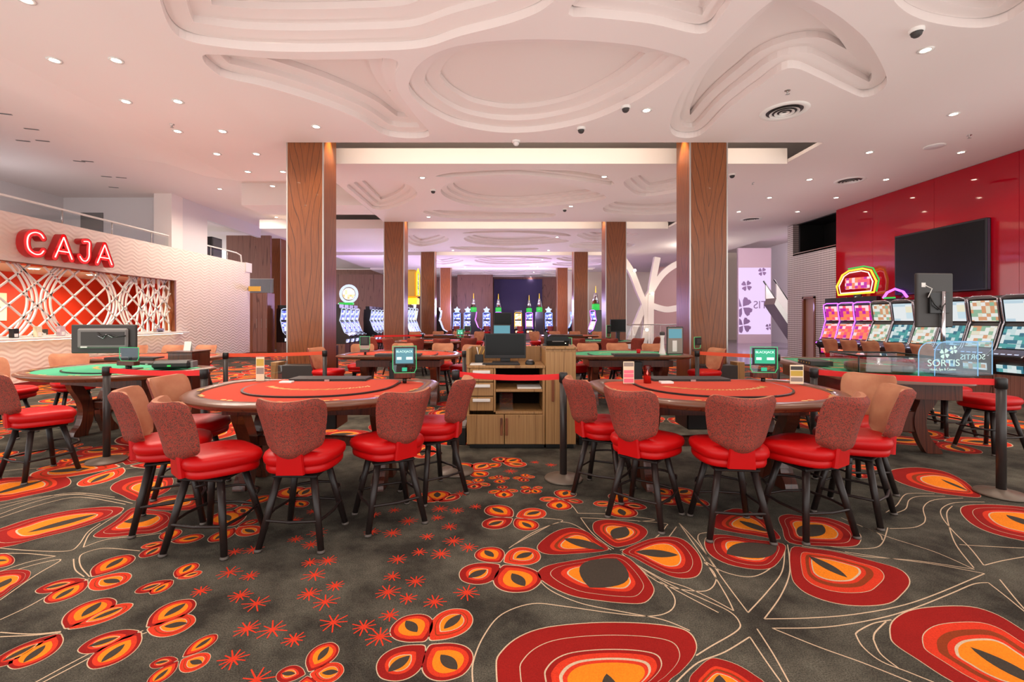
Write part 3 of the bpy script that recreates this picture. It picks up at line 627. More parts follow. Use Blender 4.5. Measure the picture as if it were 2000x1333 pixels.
# ================================================================= STOOLS
def make_stool():
    root = empty('casino_stool', (0, 0, 0), 0, 'proto', 'stool')
    base = root
    for sx_ in (-1, 1):
        for sy_ in (-1, 1):
            lg = MBm('leg_metal').cyl((sx_*.115, sy_*.115, .475), (sx_*.205, sy_*.205, .012), .0245, .0205, 12).build('leg', base)
            MBm('foot_grey').lathe([(0, 0), (.024, 0), (.026, .008), (.02, .018), (0, .018)], 12, (sx_*.206, sy_*.206)).build('foot_cap', lg)
    pts = []
    r = .185; n = 6
    for k, (cx, cy) in enumerate(((1, 1), (-1, 1), (-1, -1), (1, -1))):
        for i in range(4):
            a = k*pi/2+i*pi/6; pts.append((cx*(r-.03)+.03*cos(a), cy*(r-.03)+.03*sin(a), .19))
        # bow the bar a little outwards
        m_ = ((0, 1), (-1, 0), (0, -1), (1, 0))[k]; pts.append((m_[0]*(r+.02), m_[1]*(r+.02), .19))
    MBm('leg_metal').tube(pts, .0095, 8, True).build('foot_ring', base)
    MBm('leg_metal').tube([(-.18, .15, .27), (-.15, .24, .275), (-.05, .285, .28), (.05, .285, .28), (.15, .24, .275), (.18, .15, .27)], .0095, 8).build('foot_bar', base)
    MBm('black').box(-.15, .15, -.15, .15, .455, .475, .006).lathe([(.09, .475), (.09, .505)], 16).build('swivel_plate', base)
    # seat : rounded square rings
    seat = empty('seat_unit', (0, 0, 0)); seat.parent = root
    def ring(hw, hd, z, k=0.0, n=40, ex=3.6):
        out = []
        for i in range(n):
            a = 2*pi*i/n; c, s_ = cos(a), sin(a)
            x = hw*math.copysign(abs(c)**(2/ex), c); y = hd*math.copysign(abs(s_)**(2/ex), s_)
            wf = 1.0-0.10*(-y/hd if y < 0 else 0)
            out.append((x*wf, y+0.015, z+k*(abs(x)/hw)**2-0.01*max(0, y/hd)**2))
        return out
    rings = [ring(.20, .19, .492), ring(.222, .212, .496), ring(.228, .218, .51), ring(.229, .219, .535), ring(.222, .212, .541),
             ring(.231, .221, .547), ring(.243, .233, .565), ring(.246, .236, .59), ring(.238, .228, .612), ring(.21, .20, .628), ring(.14, .13, .632), ring(.06, .05, .628)]
    MBm('leather').loops(rings, cap0=True, cap1=True).build('seat_cushion', seat)
    # red upright joining seat and back
    rr = []
    for t_ in range(7):
        v_ = t_/6; z = .50+.17*v_; y = -.218-.012*v_; w_ = .085-.012*v_
        rr.append([(-w_, y-.016, z), (w_, y-.016, z), (w_+.006, y, z), (w_, y+.022, z), (-w_, y+.022, z), (-w_-.006, y, z)])
    MBm('leather').loops(rr, cap0=True, cap1=True, smooth=False).build('back_upright', seat)
    # backrest shell
    NU, NV = 18, 14
    def hwid(v_):
        b = .172+.052*min(1, v_/.75)**.8
        if v_ < .2: b *= .70+.30*sqrt(max(0, 1-((.2-v_)/.2)**2))
        if v_ > .93: b *= 1-.05*((v_-.93)/.07)**2
        return b
    def S(u, v_, side):
        w_ = hwid(v_); x = u*w_
        zb = .605+.035*abs(u)**2.5; zt = .985+.018*abs(u)**2-.03*max(0, abs(u)-.86)/.14
        z = zb+(zt-zb)*v_
        y0 = -.225-.085*v_**1.25+.115*(abs(u)**2.0)*(.75+.25*v_)+.05*v_**3*(-.5)
        th = .030*(1-abs(u)**5)**.5*min(1, ((1-v_)/.06+.25))**.5*min(1, (v_/.08+.25))**.5
        if side > 0: return (x, y0+th, z)
        fac = .010*(1-min(1, abs(abs(u)-.34)/.10))*0+(.026 if abs(u) < .36 else .026*max(0, 1-(abs(u)-.36)/.12))
        return (x, y0-th-fac*min(1, (1-v_)/.1)*min(1, v_/.1), z)
    def grid(side, m_):
        mb = MBm(m_)
        g = [[mb.av(S(-1+2*i/NU, j/NV, side)) for i in range(NU+1)] for j in range(NV+1)]
        for j in range(NV):
            for i in range(NU):
                q = [g[j][i], g[j][i+1], g[j+1][i+1], g[j+1][i]]; mb.af(q if side < 0 else q[::-1], True)
        return mb
    fr = grid(1, 'seat_tan')
    # rim strip closes the edge
    edge = [(-1+2*i/NU, 0) for i in range(NU)]+[(1, j/NV) for j in range(NV)]+[(1-2*i/NU, 1) for i in range(NU)]+[(-1, 1-j/NV) for j in range(NV)]
    fr.loops([[S(u, v_, 1) for u, v_ in edge], [S(u, v_, -1) for u, v_ in edge]])
    fr.build('backrest', seat, fixn=False)
    grid(-1, 'back_fabric').build('back_panel', seat, fixn=False)
    index_tree(root); return root
STOOL = make_stool(); used = [False]
def stool(x, y, head, label, group, legrot=None, leather=None):
    # head: degrees clockwise from +Y that the sitter faces
    if used[0]: o = copy_tree(STOOL)
    else: o = STOOL; used[0] = True
    lr = radians(-(head if legrot is None else legrot)); o.location = (x, y, 0.003); o.rotation_euler = (0, 0, lr)
    for c in o.children if used[0] else kids(o):
        if c.name.startswith('seat_unit'): c.rotation_euler = (0, 0, radians(-head)-lr)
    tag(o, label, 'stool', group); return o
PB = []
def plain_back(o):
    for c in o.children:
        for d_ in c.children:
            if d_.name.startswith('back_panel'):
                if not PB: PB.append(d_.data.copy()); PB[0].materials[0] = MATS['seat_tan']
                d_.data = PB[0]
g1 = 'red stools around the nearest table on the cashier side'; g2 = 'red stools around the nearest table on the red wall side'
for x, y, h_, l_, lab in [
    (-2.70, 4.02, 92, 80, 'tan backed stool at the cashier end of the red card table, farthest from viewer'),
    (-2.46, 3.43, 62, 60, 'stool with tan back seen edge on, behind the big angled stool at red table'),
    (-1.92, 3.09, 42, 5, 'front stool with back turned at an angle, cashier end of red card table'),
    (-1.36, 3.16, -1, 2, 'front stool with its back square on, before middle of cashier side red table'),
    (-0.85, 3.45, -46, -30, 'front stool angled toward the table, beside the curved table leg, cashier side table'),
    (-0.60, 3.97, -84, -40, 'stool in profile between the red card table and wooden kiosk drawers')]: stool(x, y, h_, lab, g1, l_)
for x, y, h_, l_, lab in [
    (0.88, 4.0, 78, 30, 'stool in profile facing the red card table, in front of the tall kiosk cupboard'),
    (1.08, 3.50, 48, 40, 'stool angled toward the pink price card table, second from kiosk'),
    (1.61, 3.28, 6, 5, 'front stool with back nearly square on, before middle of red wall side table'),
    (2.17, 3.30, -32, -12, 'front stool with back angled to the right, at red wall side card table'),
    (2.70, 3.55, -66, -40, 'stool seen edge on nearest the roulette table, red seat toward card table'),
    (3.12, 4.10, -112, -90, 'tan backed stool facing viewer at the far corner of red wall side table')]: stool(x, y, h_, lab, g2, l_)
g3 = 'stools around the green card table by the cashier'
for x, y, h_, l_, lab in [
    (-4.44, 4.42, 38, 20, 'large stool cut by the picture edge in front of the green table'),
    (-6.3, 5.85, 88, 70, 'stool cut by the picture edge, only its tan back showing behind green table'),
    (-6.15, 6.6, 125, 120, 'tan backed stool facing viewer at the cashier end of green table')]: stool(x, y, h_, lab, g3, l_)
g4 = 'stools on the far side of the second row of tables'
for i, (x, y, h_) in enumerate([(-6.95, 8.55, 170), (-6.3, 8.6, 182), (-5.7, 8.6, 188)]): stool(x, y, h_, f'{ORD[i]} tan stool back from the picture edge behind the small table by cashier wall', g4)
for i, (x, y, h_) in enumerate([(-3.02, 7.95, 105), (-2.75, 8.95, 170), (-2.05, 9.25, 180), (-1.25, 9.25, 186), (-0.72, 8.7, 215)]): stool(x, y, h_, f'{ORD[i]} stool from the column at the red table in second row, cashier side', g4)
for i, (x, y, h_) in enumerate([(1.35, 8.8, 150), (1.75, 9.25, 178), (2.35, 9.3, 182), (3.0, 9.1, 190), (3.45, 7.85, 258)]): stool(x, y, h_, f'{ORD[i]} stool from the kiosk at the green table in second row, red wall side', g4)
g5 = 'stools in the third row with their backs to the viewer'
for i, (x, y, h_) in enumerate([(-3.35, 12.85, 70), (-2.9, 12.3, 35), (-2.25, 12.1, 2), (-1.6, 12.1, -6), (-0.98, 12.4, -25), (-0.55, 12.95, -60)]): stool(x, y, h_, f'{ORD[i]} stool back from the cashier side in the third row of tables', g5)
for i, (x, y, h_) in enumerate([(1.35, 12.7, 50), (1.95, 12.2, 8), (2.75, 12.1, -3), (3.45, 12.3, -30), (4.05, 12.9, -65)]): stool(x, y, h_, f'{ORD[i]} stool back from the kiosk in third row on red wall side', g5)
g6 = 'stools in the fourth row'
for i, (x, y, h_) in enumerate([(-3.4, 18.0, 160), (-2.6, 18.4, 178), (-1.8, 18.4, 182), (-1.0, 18.1, 200)]): stool(x, y, h_, f'{ORD[i]} small far stool back from cashier side in the fourth row', g6)
for i, (x, y, h_) in enumerate([(1.3, 18.1, 165), (2.1, 18.4, 178), (2.9, 18.4, 182), (3.7, 18.1, 200)]): stool(x, y, h_, f'{ORD[i]} small far stool back from kiosk in the fourth row, red wall side', g6)
g7 = 'stools at the slot machines on the red wall'
for i, y in enumerate([9.3, 9.95, 10.6, 11.25, 11.9]): plain_back(stool(8.62, y, 82, f'{ORD[4-i]} slot machine stool from the wooden door, before the red wall', g7))
g8 = 'stools at the far slot machines'
for i, (x, y, h_) in enumerate([(-5.2, 19.6, -80), (-5.2, 20.5, -80), (-5.2, 21.4, -85), (-9.0, 20.2, -100), (-2.6, 20.4, -90), (-3.2, 32.0, 0), (-2.45, 32.0, 0), (-1.1, 32.0, 0), (1.2, 32.0, 0), (3.3, 32.0, 0)]):
    stool(x, y, h_, f'{ORD[i]} tiny stool from the cashier side among the far slot machines', g8)
g9 = 'stools along the roulette table'
for x, y, h_, lab in [(5.55, 5.25, -95, 'bare red stool seat beside the roulette table end, nearest the barrier post'), (5.75, 6.0, -95, 'second red stool along the far side of the roulette table'), (5.95, 6.75, -95, 'third red stool along the far side of the roulette table'), (3.75, 6.05, 100, 'stool with only its orange red seat showing behind the green display')]:
    o = stool(x, y, h_, lab, g9)
    for c in list(o.children):
        if c.name.startswith('seat_unit'):
            for d_ in list(c.children):
                if d_.name.split('.')[0] in ('backrest', 'back_panel', 'back_upright'): bpy.data.objects.remove(d_)

# ================================================================= CARD TABLES
TH = 0.87
def dshape(a, fr, bk, n=44, ex=2.25, cr=0.22):
    out = []
    for i in range(n+1):
        t_ = pi+pi*i/n; c, s_ = cos(t_), sin(t_)
        out.append(Vector((a*math.copysign(abs(c)**(2/ex), c), -fr*abs(s_)**(2/ex))))
    for i in range(9):
        t_ = pi/2*i/8; out.append(Vector((a-cr+cr*cos(t_)-.0*i, bk-cr+cr*sin(t_))))
    for i in range(9):
        t_ = pi/2+pi/2*i/8; out.append(Vector((-a+cr+cr*cos(t_), bk-cr+cr*sin(t_))))
    return out
def s_leg(mb, x0, x1, flip=1, y0=0.0):
    # S curved board in the y-z plane
    fr = [(.10, .80), (.13, .72), (.115, .62), (.05, .50), (.005, .38), (.0, .26), (.03, .14), (.085, .06), (.10, .0)]
    bk = [(-.06, .0), (-.075, .06), (-.11, .16), (-.125, .28), (-.115, .40), (-.06, .54), (.0, .66), (-.01, .74), (-.06, .80)]
    P = smooth_path(fr, 3)+smooth_path(bk, 3)
    mb.prism([(y0+flip*p[0]*1.0, p[1]) for p in P], x0, x1, 'x'); return mb
def make_table(felt):
    r = empty('card_table', (0, 0, 0), 0, 'proto', 'table')
    o0 = dshape(1.06, .95, .50); 
    def sh(d): return dshape(1.06-d, .95-d, .50-d*0.8)
    def lp(s_, z): return [(p.x, p.y, z) for p in s_]
    MBm('rim_leather').loops([lp(sh(.015), TH-.032), lp(sh(.0), TH-.022), lp(sh(.0), TH-.008), lp(sh(.02), TH+.006), lp(sh(.06), TH+.012), lp(sh(.12), TH+.008), lp(sh(.135), TH-.006), lp(sh(.135), TH-.03)]).build('arm_rail', r)
    MBm('rail_wood').loops([lp(sh(.09), TH-.062), lp(sh(.05), TH-.058), lp(sh(.035), TH-.048), lp(sh(.02), TH-.032), lp(sh(.06), TH-.032)], cap0=True, smooth=False).build('wood_edge', r)
    MBm(felt).prism([(p.x, p.y) for p in sh(.13)], TH-.03, TH-.004).build('felt_top', r)
    i0 = [Vector((p.x*.70+.02, p.y*.80+.09)) for p in sh(.1)]
    i1 = [Vector((p.x*.68+.02, p.y*.78+.09)) for p in sh(.1)]
    pl = MBm('black').prism([(p.x, p.y) for p in i0], TH-.004, TH+.010).build('layout_board', r)
    MBm(felt).prism([(p.x, p.y) for p in i1], TH+.010, TH+.0115).build('layout_felt', pl)
    # gold scroll printed on the layout
    g = MBm('gold'); 
    for i in range(34):
        a = pi*(1.18+.64*i/33); R = .46; w_ = .026 if i % 3 else .042
        c, s_ = cos(a), sin(a); x, y = .02+R*1.15*c, .18+R*.95*s_
        d = Vector((-s_*1.15, c*.95)).normalized(); n_ = Vector((-d.y, d.x)); p = Vector((x, y)); l_ = .02
        q = [p-d*l_-n_*w_, p+d*l_*.5-n_*w_*.4, p+d*l_+n_*w_, p-d*l_*.3+n_*w_*.6]; ids = [g.av((v.x, v.y, TH+.0122)) for v in q]; g.af(ids)
    g.build('gold_print', pl, fixn=False)
    for k in range(7):
        a = pi*(1.10+.80*k/6); c, s_ = cos(a), sin(a)
        mb = MBm('gold'); cx, cy = .97*c*1.0, .85*s_
        t_ = Vector((-s_, c)); n_ = Vector((c, s_))
        for (u, v_) in ((-.035, 0), (.035, 0)):
            q = [Vector((cx, cy))+t_*(u+du)+n_*(v_+dv) for du, dv in ((-.03, -.012), (0, -.022), (.03, -.008), (.022, .014), (-.01, .02))]
            ids = [mb.av((p.x, p.y, TH+.0135)) for p in q]; mb.af(ids)
        mb.build('rail_emblem', r, fixn=False)
    MBm('table_wood').box(-.72, .72, -.30, .30, TH-.2, TH-.09).build('apron', r)
    for sx_ in (-1, 1):
        x0 = sx_*.60
        s_leg(MBm('table_wood'), x0-.055, x0+.055, -1, -.16).build('leg', r); s_leg(MBm('table_wood'), x0-.055, x0+.055, 1, .16).build('leg', r)
        MBm('table_wood').box(x0-.03, x0+.03, -.12, .12, .30, .44, .01).build('stretcher', r)
    MBm('table_wood').box(-.58, .58, -.03, .03, .33, .42, .008).build('stretcher', r)
    MBm('black').box(-.16, .12, .1, .42, TH-.42, TH-.1, .01).build('drop_box', r)
    # chip tray
    t = MBm('dark_grey').box(-.42, .34, .28, .52, TH-.004, TH+.022, .004).box(-.42, .34, .28, .52, TH+.024, TH+.036, .004)
    tr = t.build('chip_tray', r); MBm('steel').box(-.06, -.01, .268, .28, TH+.01, TH+.03).build('tray_lock', tr)
    index_tree(r); return r
TR = make_table('felt_red'); TG = make_table('felt_green'); tu = {}
def table(proto, x, y, rz, label, group='card tables in the pits'):
    o = copy_tree(proto) if proto.name in tu else proto
    tu[proto.name] = 1; o.location = (x, y, .003); o.rotation_euler = (0, 0, rz); tag(o, label, 'card table', group); return o
table(TR, -1.69, 4.25, 0, 'red felt card table in the foreground, on the cashier side of the kiosk')
table(TR, 1.90, 4.24, 0, 'red felt card table in the foreground with pink price card and red candle')
table(TG, -4.78, 5.85, radians(-18), 'green felt card table carrying a big monitor before the cashier')
table(TR, -5.75, 7.55, pi, 'small looking dark card table with tan stools behind, by the cashier wall')
table(TR, -1.8, 8.2, pi, 'red felt card table in second row, dealer side toward the viewer')
table(TG, 2.2, 8.2, pi, 'green felt card table in second row behind the tall kiosk cupboard')
table(TR, -2.0, 13.2, 0, 'red felt card table in third row on cashier side')
table(TG, 2.7, 13.2, 0, 'green felt card table in third row on red wall side')
table(TR, -2.2, 17.3, pi, 'distant red felt card table in fourth row, cashier side')
table(TR, 2.5, 17.3, pi, 'distant red felt card table in fourth row, red wall side')

# ================================================================= BARRIER POSTS
def make_post():
    r = empty('barrier_post', (0, 0, 0), 0, 'proto', 'barrier post')
    MBm('stanchion_base').lathe([(0, .0), (.172, 0), (.178, .008), (.17, .02), (.06, .04), (.04, .05), (0, .05)], 36).build('base', r)
    MBm('stanchion').cyl((0, 0, .04), (0, 0, .93), .033, n=20).build('pole', r)
    MBm('black').lathe([(.033, .90), (.04, .905), (.04, .985), (.034, .995), (0, .995)], 20).build('belt_head', r)
    index_tree(r); return r
POST = make_post(); pu = [0]
def post(x, y, label):
    o = copy_tree(POST) if pu[0] else POST
    pu[0] = 1; o.location = (x, y, 0.003); tag(o, label, 'barrier post', 'black belt barrier posts'); return o
def belt(p, q, sag=0.015, m_='belt'):
    a = Vector((p.location.x, p.location.y)); b = Vector((q.location.x, q.location.y)); d = (b-a); L = d.length; d.normalize(); a2 = d*.04; b2 = d*(L-.04)
    n = Vector((-d.y, d.x))*.0015; mb = MBm(m_); rings = []
    for i in range(13):
        t_ = i/12; c = a2+(b2-a2)*t_; z = .955-sag*4*t_*(1-t_)
        rings.append([(c.x+n.x, c.y+n.y, z-.027), (c.x+n.x, c.y+n.y, z+.027), (c.x-n.x, c.y-n.y, z+.027), (c.x-n.x, c.y-n.y, z-.027)])
    mb.loops(rings, smooth=False, cap0=True, cap1=True).build('belt', p)
S1 = post(-4.16, 4.84, 'black barrier post with round base before the green table'); S2 = post(-2.98, 4.6, 'barrier post partly hidden behind tan stools, end of red belt from green table')
belt(S1, S2)
S3 = post(-4.12, 6.85, 'barrier post standing on open carpet beside the black cabinet'); S4 = post(-2.82, 7.3, 'barrier post in front of the nearest wooden column, cashier side')
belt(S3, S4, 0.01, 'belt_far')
S5 = post(-.60, 7.2, 'barrier post just behind the kiosk on the cashier side'); S6 = post(-.46, 4.5, 'barrier post between the kiosk drawers and profile stool'); S7 = post(.565, 4.3, 'barrier post with round base in front of tall kiosk cupboard')
belt(S6, S7, 0.02)
S8 = post(3.08, 7.3, 'barrier post in front of the nearest wooden column, red wall side'); S9 = post(3.9, 6.55, 'barrier post hidden behind the green display, end of orange belt')
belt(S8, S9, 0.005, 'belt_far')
SA = post(3.16, 4.68, 'barrier post at the corner of card table nearest the roulette table'); SB_ = post(4.24, 3.92, 'large barrier post with round base at right edge of the picture')
belt(SA, SB_, 0.01)
SC1 = post(-4.0, 14.2, 'distant barrier post beyond the nearest column, cashier side'); SC2 = post(-2.6, 15.0, 'distant barrier post among the third row stools'); belt(SC1, SC2, 0.0); 
# ================================================================= KIOSK
kx0, kx1, kx2, ky, kd = -.415, .49, .845, 5.31, .62
K = empty('service_kiosk', (0, 0, 0), 0, 'wooden service desk with drawers, open shelves and computer on top', 'desk')
def kb(name, par, m_, *b, bev=0.004): return MBm(m_).box(*b, bev).build(name, par)
W_ = 'kiosk_wood'
kb('plinth', K, 'black', kx0+.03, kx1-.01, ky+.04, ky+kd, 0.0, .05)
kb('side_panel', K, W_, kx0, kx0+.03, ky, ky+kd, .05, .93); kb('side_panel', K, W_, kx1-.03, kx1-.002, ky, ky+kd, .05, .93)
kb('back_panel', K, W_, kx0, kx1-.002, ky+kd-.03, ky+kd, .05, 1.15)
kb('desk_top', K, W_, kx0-.0, kx1-.002, ky-.012, ky+kd-.03, .93, .96)
kb('gallery_side', K, W_, kx0-.01, kx0+.025, ky+.05, ky+kd, .96, 1.15)
xm = kx0+.32
kb('divider', K, W_, xm-.012, xm+.012, ky+.005, ky+kd-.03, .42, .93)
for z0, z1 in ((.44, .60), (.61, .765), (.775, .925)):
    d_ = kb('drawer', K, W_, kx0+.035, xm-.015, ky-.01, ky+.02, z0, z1); kb('handle', d_, 'white', kx0+.07, xm-.05, ky-.03, ky-.01, z1-.055, z1-.02)
kb('shelf', K, W_, xm+.012, kx1-.03, ky, ky+kd-.03, .655, .685); kb('shelf', K, W_, xm+.012, kx1-.03, ky, ky+kd-.03, .40, .43)
kb('shelf_shade', K, 'shade_black', xm+.012, kx1-.03, ky+kd-.1, ky+kd-.03, .43, .93)  # near-black sheet paints the shade inside the open shelves
for a, b, hx in ((kx0+.005, kx0+.43, kx0+.40), (kx0+.437, kx1-.008, kx0+.46)):
    d_ = kb('door', K, W_, a, b, ky-.012, ky+.015, .055, .395); kb('handle', d_, 'locker_wood', hx-.014, hx+.014, ky-.035, ky-.012, .16, .36)
tag(K, 'wooden service desk with drawers and open shelves between the two nearest tables', 'desk')
K2 = empty('tall_cupboard', (0, 0, 0), 0, 'tall plain wooden cupboard attached beside the service desk', 'cupboard')
kb('plinth', K2, 'black', kx1+.01, kx2-.02, ky+.04, ky+kd, 0, .05); kb('body', K2, W_, kx1+.002, kx2, ky+.012, ky+kd, .05, 1.15)
d_ = kb('door', K2, W_, kx1+.005, kx2-.005, ky-.012, ky+.01, .055, 1.12); kb('handle', d_, 'locker_wood', kx1+.07, kx1+.10, ky-.035, ky-.012, .55, .80); kb('top', K2, W_, kx1-.0, kx2+.01, ky-.02, ky+kd, 1.15, 1.175)
# computer
C = empty('desktop_computer', (.03, ky+.28, .961), 0, 'black all in one computer screen on the service desk', 'computer')
kb('screen_housing', C, 'black', -.25, .25, -.015, .03, .06, .36); kb('screen', C, 'black_gloss', -.235, .235, -.018, -.0152, .10, .35, bev=0); kb('stand', C, 'black', -.16, .16, -.06, .1, 0, .02); kb('stand_neck', C, 'black', -.06, .06, 0, .03, .02, .07)
KB = empty('keyboard', (-.02, ky+.10, .961), 0, 'flat black keyboard in front of the service desk computer', 'keyboard')
kb('keyboard_body', KB, 'black', -.22, .22, -.07, .06, 0, .015)
for r_ in range(4): kb('key_row', KB, 'dark_grey', -.21, .21, -.06+r_*.028, -.037+r_*.028, .015, .019, bev=.001)
M_ = empty('computer_mouse', (.32, ky+.12, .961), 0, 'small silver and black mouse beside the keyboard', 'mouse')
MBm('black').lathe([(.055, 0), (.058, .02), (.045, .045), (0, .055)], 18).build('mouse_body', M_); MBm('steel').lathe([(.04, .048), (.03, .056), (0, .06)], 18).build('mouse_top', M_)
P_ = empty('pen_cup', (-.29, ky+.36, .961), 0, 'dark pen cup with yellow pencils on the service desk', 'pen cup')
kb('cup', P_, 'black', -.05, .05, -.04, .04, 0, .10)
for i, (x, t_, m_) in enumerate(((-.02, .04, 'gold'), (.02, .06, 'gold'), (.0, -.03, 'white'))): MBm(m_).cyl((x, 0, .05), (x+t_, .01, .19), .006, n=8).build('pencil', P_)
tag(kb('paper_stack', None, 'white', -.38, -.20, ky+.03, ky+.22, .9615, .972, bev=.001), 'loose white papers beside the pencils on service desk', 'papers')
tag(kb('paper_pad', None, 'white', .17, .45, ky+.05, ky+.3, .6855, .70, bev=.001), 'white papers lying on the desk shelf', 'papers')
tag(kb('acrylic_box', None, 'clear', -.04, .12, ky+.1, ky+.3, .431, .60, bev=0), 'clear acrylic box on the lowest desk shelf', 'box')
PR = empty('receipt_printer', (.66, ky+.3, 1.176), 0, 'rounded black receipt printer on the tall cupboard', 'printer')
MBm('black_gloss').loops([[(a*.125, b*.10, 0) for a, b in ((-1, -1), (1, -1), (1, 1), (-1, 1))], [(a*.135, b*.11, .06) for a, b in ((-1, -1), (1, -1), (1, 1), (-1, 1))], [(a*.12, b*.10, .11) for a, b in ((-1, -1), (1, -1), (1, 1), (-1, 1))], [(a*.08, b*.07, .13) for a, b in ((-1, -1), (1, -1), (1, 1), (-1, 1))]], smooth=False, cap0=True, cap1=True).build('printer_body', PR)
kb('paper_slot', PR, 'mid_grey', -.07, .07, -.112, -.105, .05, .058, bev=0); MBm('spark').box(.085, .093, -.112, -.106, .028, .034).build('power_light', PR)
PH = empty('desk_phone', (.52, ky+.25, 1.176), 0, 'black handset standing on the tall cupboard beside printer', 'phone')
MBm('black').lathe([(.04, 0), (.04, .015), (.02, .03)], 14).build('cradle', PH); kb('handset', PH, 'black', -.022, .022, -.012, .018, .02, .17, bev=.008)
SIGN = empty('counter_screen', (.72, 6.6, 0), 0, 'small dark screen with green glow behind the tall cupboard', 'screen')
for nm, x0, z0 in (('dark plastic floor box beside the desk drawers', -.56, .2), ('black floor box beside the tall cupboard foot', 1.0, .1)):
    b = empty('floor_box', (x0, ky+.3, .003), 0, nm, 'box'); kb('box_body', b, 'black', -.1, .12, -.16, .16, 0, z0); kb('box_lid', b, 'mid_grey', -.1, .12, -.16, .16, z0, z0+.03)
bpy.data.objects.remove(SIGN)

# ================================================================= DISPLAYS ON TABLES
def display(x, y, z, rz, w_, h_, label, lines=True, txt='BLACKJACK', glow='screen_green', turned=False):
    o = empty('table_display', (x, y, z), rz, label, 'display')
    kb('base', o, 'black', -w_*.48, w_*.48, -.035, .05, .0, .03, bev=.004) if not lines else MBm('black').cyl((0, .02, 0), (0, .02, .05), .02, n=10).build('stem', o)
    z0 = .05
    kb('foot_block', o, 'table_wood', -w_*.5, w_*.5, -.03, .05, z0, z0+.05)
    z1 = z0+.05
    mb = MBm('edge_green'); pr = [(-w_*.56, z1+.04), (-w_*.46, z1), (w_*.46, z1), (w_*.56, z1+.04), (w_*.56, z1+h_), (-w_*.56, z1+h_)]
    pts = [(a, .0, b) for a, b in pr]; mb.tube(pts, .0045, 6, True); mb.build('lit_edge', o)
    MBm('acrylic').prism(pr, -.003, .003, 'y').build('acrylic_plate', o)
    hb = kb('screen_housing', o, 'black', -w_/2, w_/2, -.022, -.004, z1+h_*.30, z1+h_*.97)
    if not turned:
        kb('screen', hb, glow, -w_*.42, w_*.42, -.0235, -.022, z1+h_*.36, z1+h_*.92, bev=0)
        text(txt, w_*.145, 'screen_text', hb, (0, -.0245, z1+h_*.80), (pi/2, 0, 0))
        for i, (a, b) in enumerate(((-.36, -.14), (.08, .38))): kb('screen_row', hb, 'screen_text', w_*a, w_*b, -.0243, -.0236, z1+h_*.50, z1+h_*.60, bev=0)
        kb('glow_mark', o, 'screen_green', -w_*.12, w_*.12, -.006, -.004, z1+h_*.06, z1+h_*.2, bev=0)
    else:
        kb('rear_panel', hb, 'dark_grey', -w_*.36, w_*.36, -.028, -.022, z1+h_*.42, z1+h_*.86)
    return o
display(-.955, 4.48, TH+.004, radians(10), .20, .26, 'small lit display in green acrylic on the cashier side red table', glow='screen_teal')
display(2.55, 4.5, TH+.004, radians(-8), .22, .25, 'small green display reading blackjack on the red wall side table')
display(-2.35, 7.85, TH+.01, 0, .15, .22, 'green edged display seen beside the nearest column in second row', turned=True)
display(-3.6, 9.6, .95, 0, .15, .2, 'small green display beyond the nearest column')
tag(kb('display_pedestal', None, 'black', -3.72, -3.48, 9.5, 9.75, 0.0, .94), 'black pedestal under the small green display beyond the column', 'pedestal')
display(1.05, 7.75, TH+.01, 0, .2, .2, 'green glowing display back beside the cupboard printer', turned=True)
display(-1.2, 13.0, TH+.01, 0, .17, .22, 'tiny green lit display on the third row red table')
display(-1.3, 17.0, TH+.01, 0, .2, .25, 'tiny far display with red tint on fourth row table', turned=True)
display(3.4, 8.05, TH+.01, radians(40), .2, .2, 'tilted green display on the second row green table', turned=True)

def holder(x, y, z, rz, w_, h_, label, face='white', lines=None, head=None):
    o = empty('card_holder', (x, y, z), rz, label, 'card holder')
    MBm('clear').box(-w_/2, w_/2, -.004, .004, 0, h_).build('acrylic_sheet', o); MBm('clear').box(-w_/2, w_/2, -.03, .03, 0, .003).build('acrylic_foot', o)
    if lines:
        c = MBm(face).box(-w_*.47, w_*.47, -.0055, -.0042, h_*.03, h_*.97).build('card', o)
        for i, (z0, z1, m_) in enumerate(lines): MBm(m_).box(-w_*.42, w_*.42, -.0064, -.0056, h_*z0, h_*z1).build('printed_band', c)
    return o
mat('paper_pink', rgb(244, 120, 140), 0.6); mat('paper_cream', rgb(236, 222, 190), 0.6); mat('paper_ochre', rgb(196, 170, 70), 0.6); mat('paper_grey', rgb(150, 140, 130), 0.6)
holder(-2.42, 4.60, TH+.004, .1, .085, .25, 'clear holder with colourful card on the cashier side red table', 'paper_cream', [(.62, .9, 'paper_ochre'), (.3, .55, 'paper_grey')])
holder(-2.22, 4.50, TH+.004, .1, .12, .17, 'empty clear acrylic holder on the cashier side red table')
holder(1.19, 4.36, TH+.012, 0, .11, .22, 'pink and white price card standing on red wall side table', 'paper_cream', [(.76, .93, 'paper_grey'), (.46, .6, 'paper_pink'), (.28, .44, 'paper_pink'), (.06, .24, 'paper_pink')])
holder(2.76, 4.33, TH+.012, -.15, .125, .19, 'clear holder with printed picture card beside the blackjack display', 'paper_cream', [(.72, .9, 'dark_grey'), (.42, .68, 'paper_ochre'), (.15, .35, 'paper_grey')])
o = empty('candle_glass', (1.38, 4.40, TH+.012), 0, 'red glass with glowing candle on the red wall side table', 'candle')
MBm('red_glass_cup').lathe([(.0, .002), (.034, .002), (.036, .10), (.036, .17)], 20).build('glass', o); MBm('leather').lathe([(0, .004), (.031, .004), (.032, .07), (0, .07)], 16).build('wax', o); MBm('spark').lathe([(0, .08), (.008, .095), (0, .125)], 10).build('flame', o)
tag(kb('paper_pad', None, 'white', 1.50, 1.62, 4.36, 4.44, TH+.012, TH+.034), 'white pad beside the red candle on card table', 'pad')
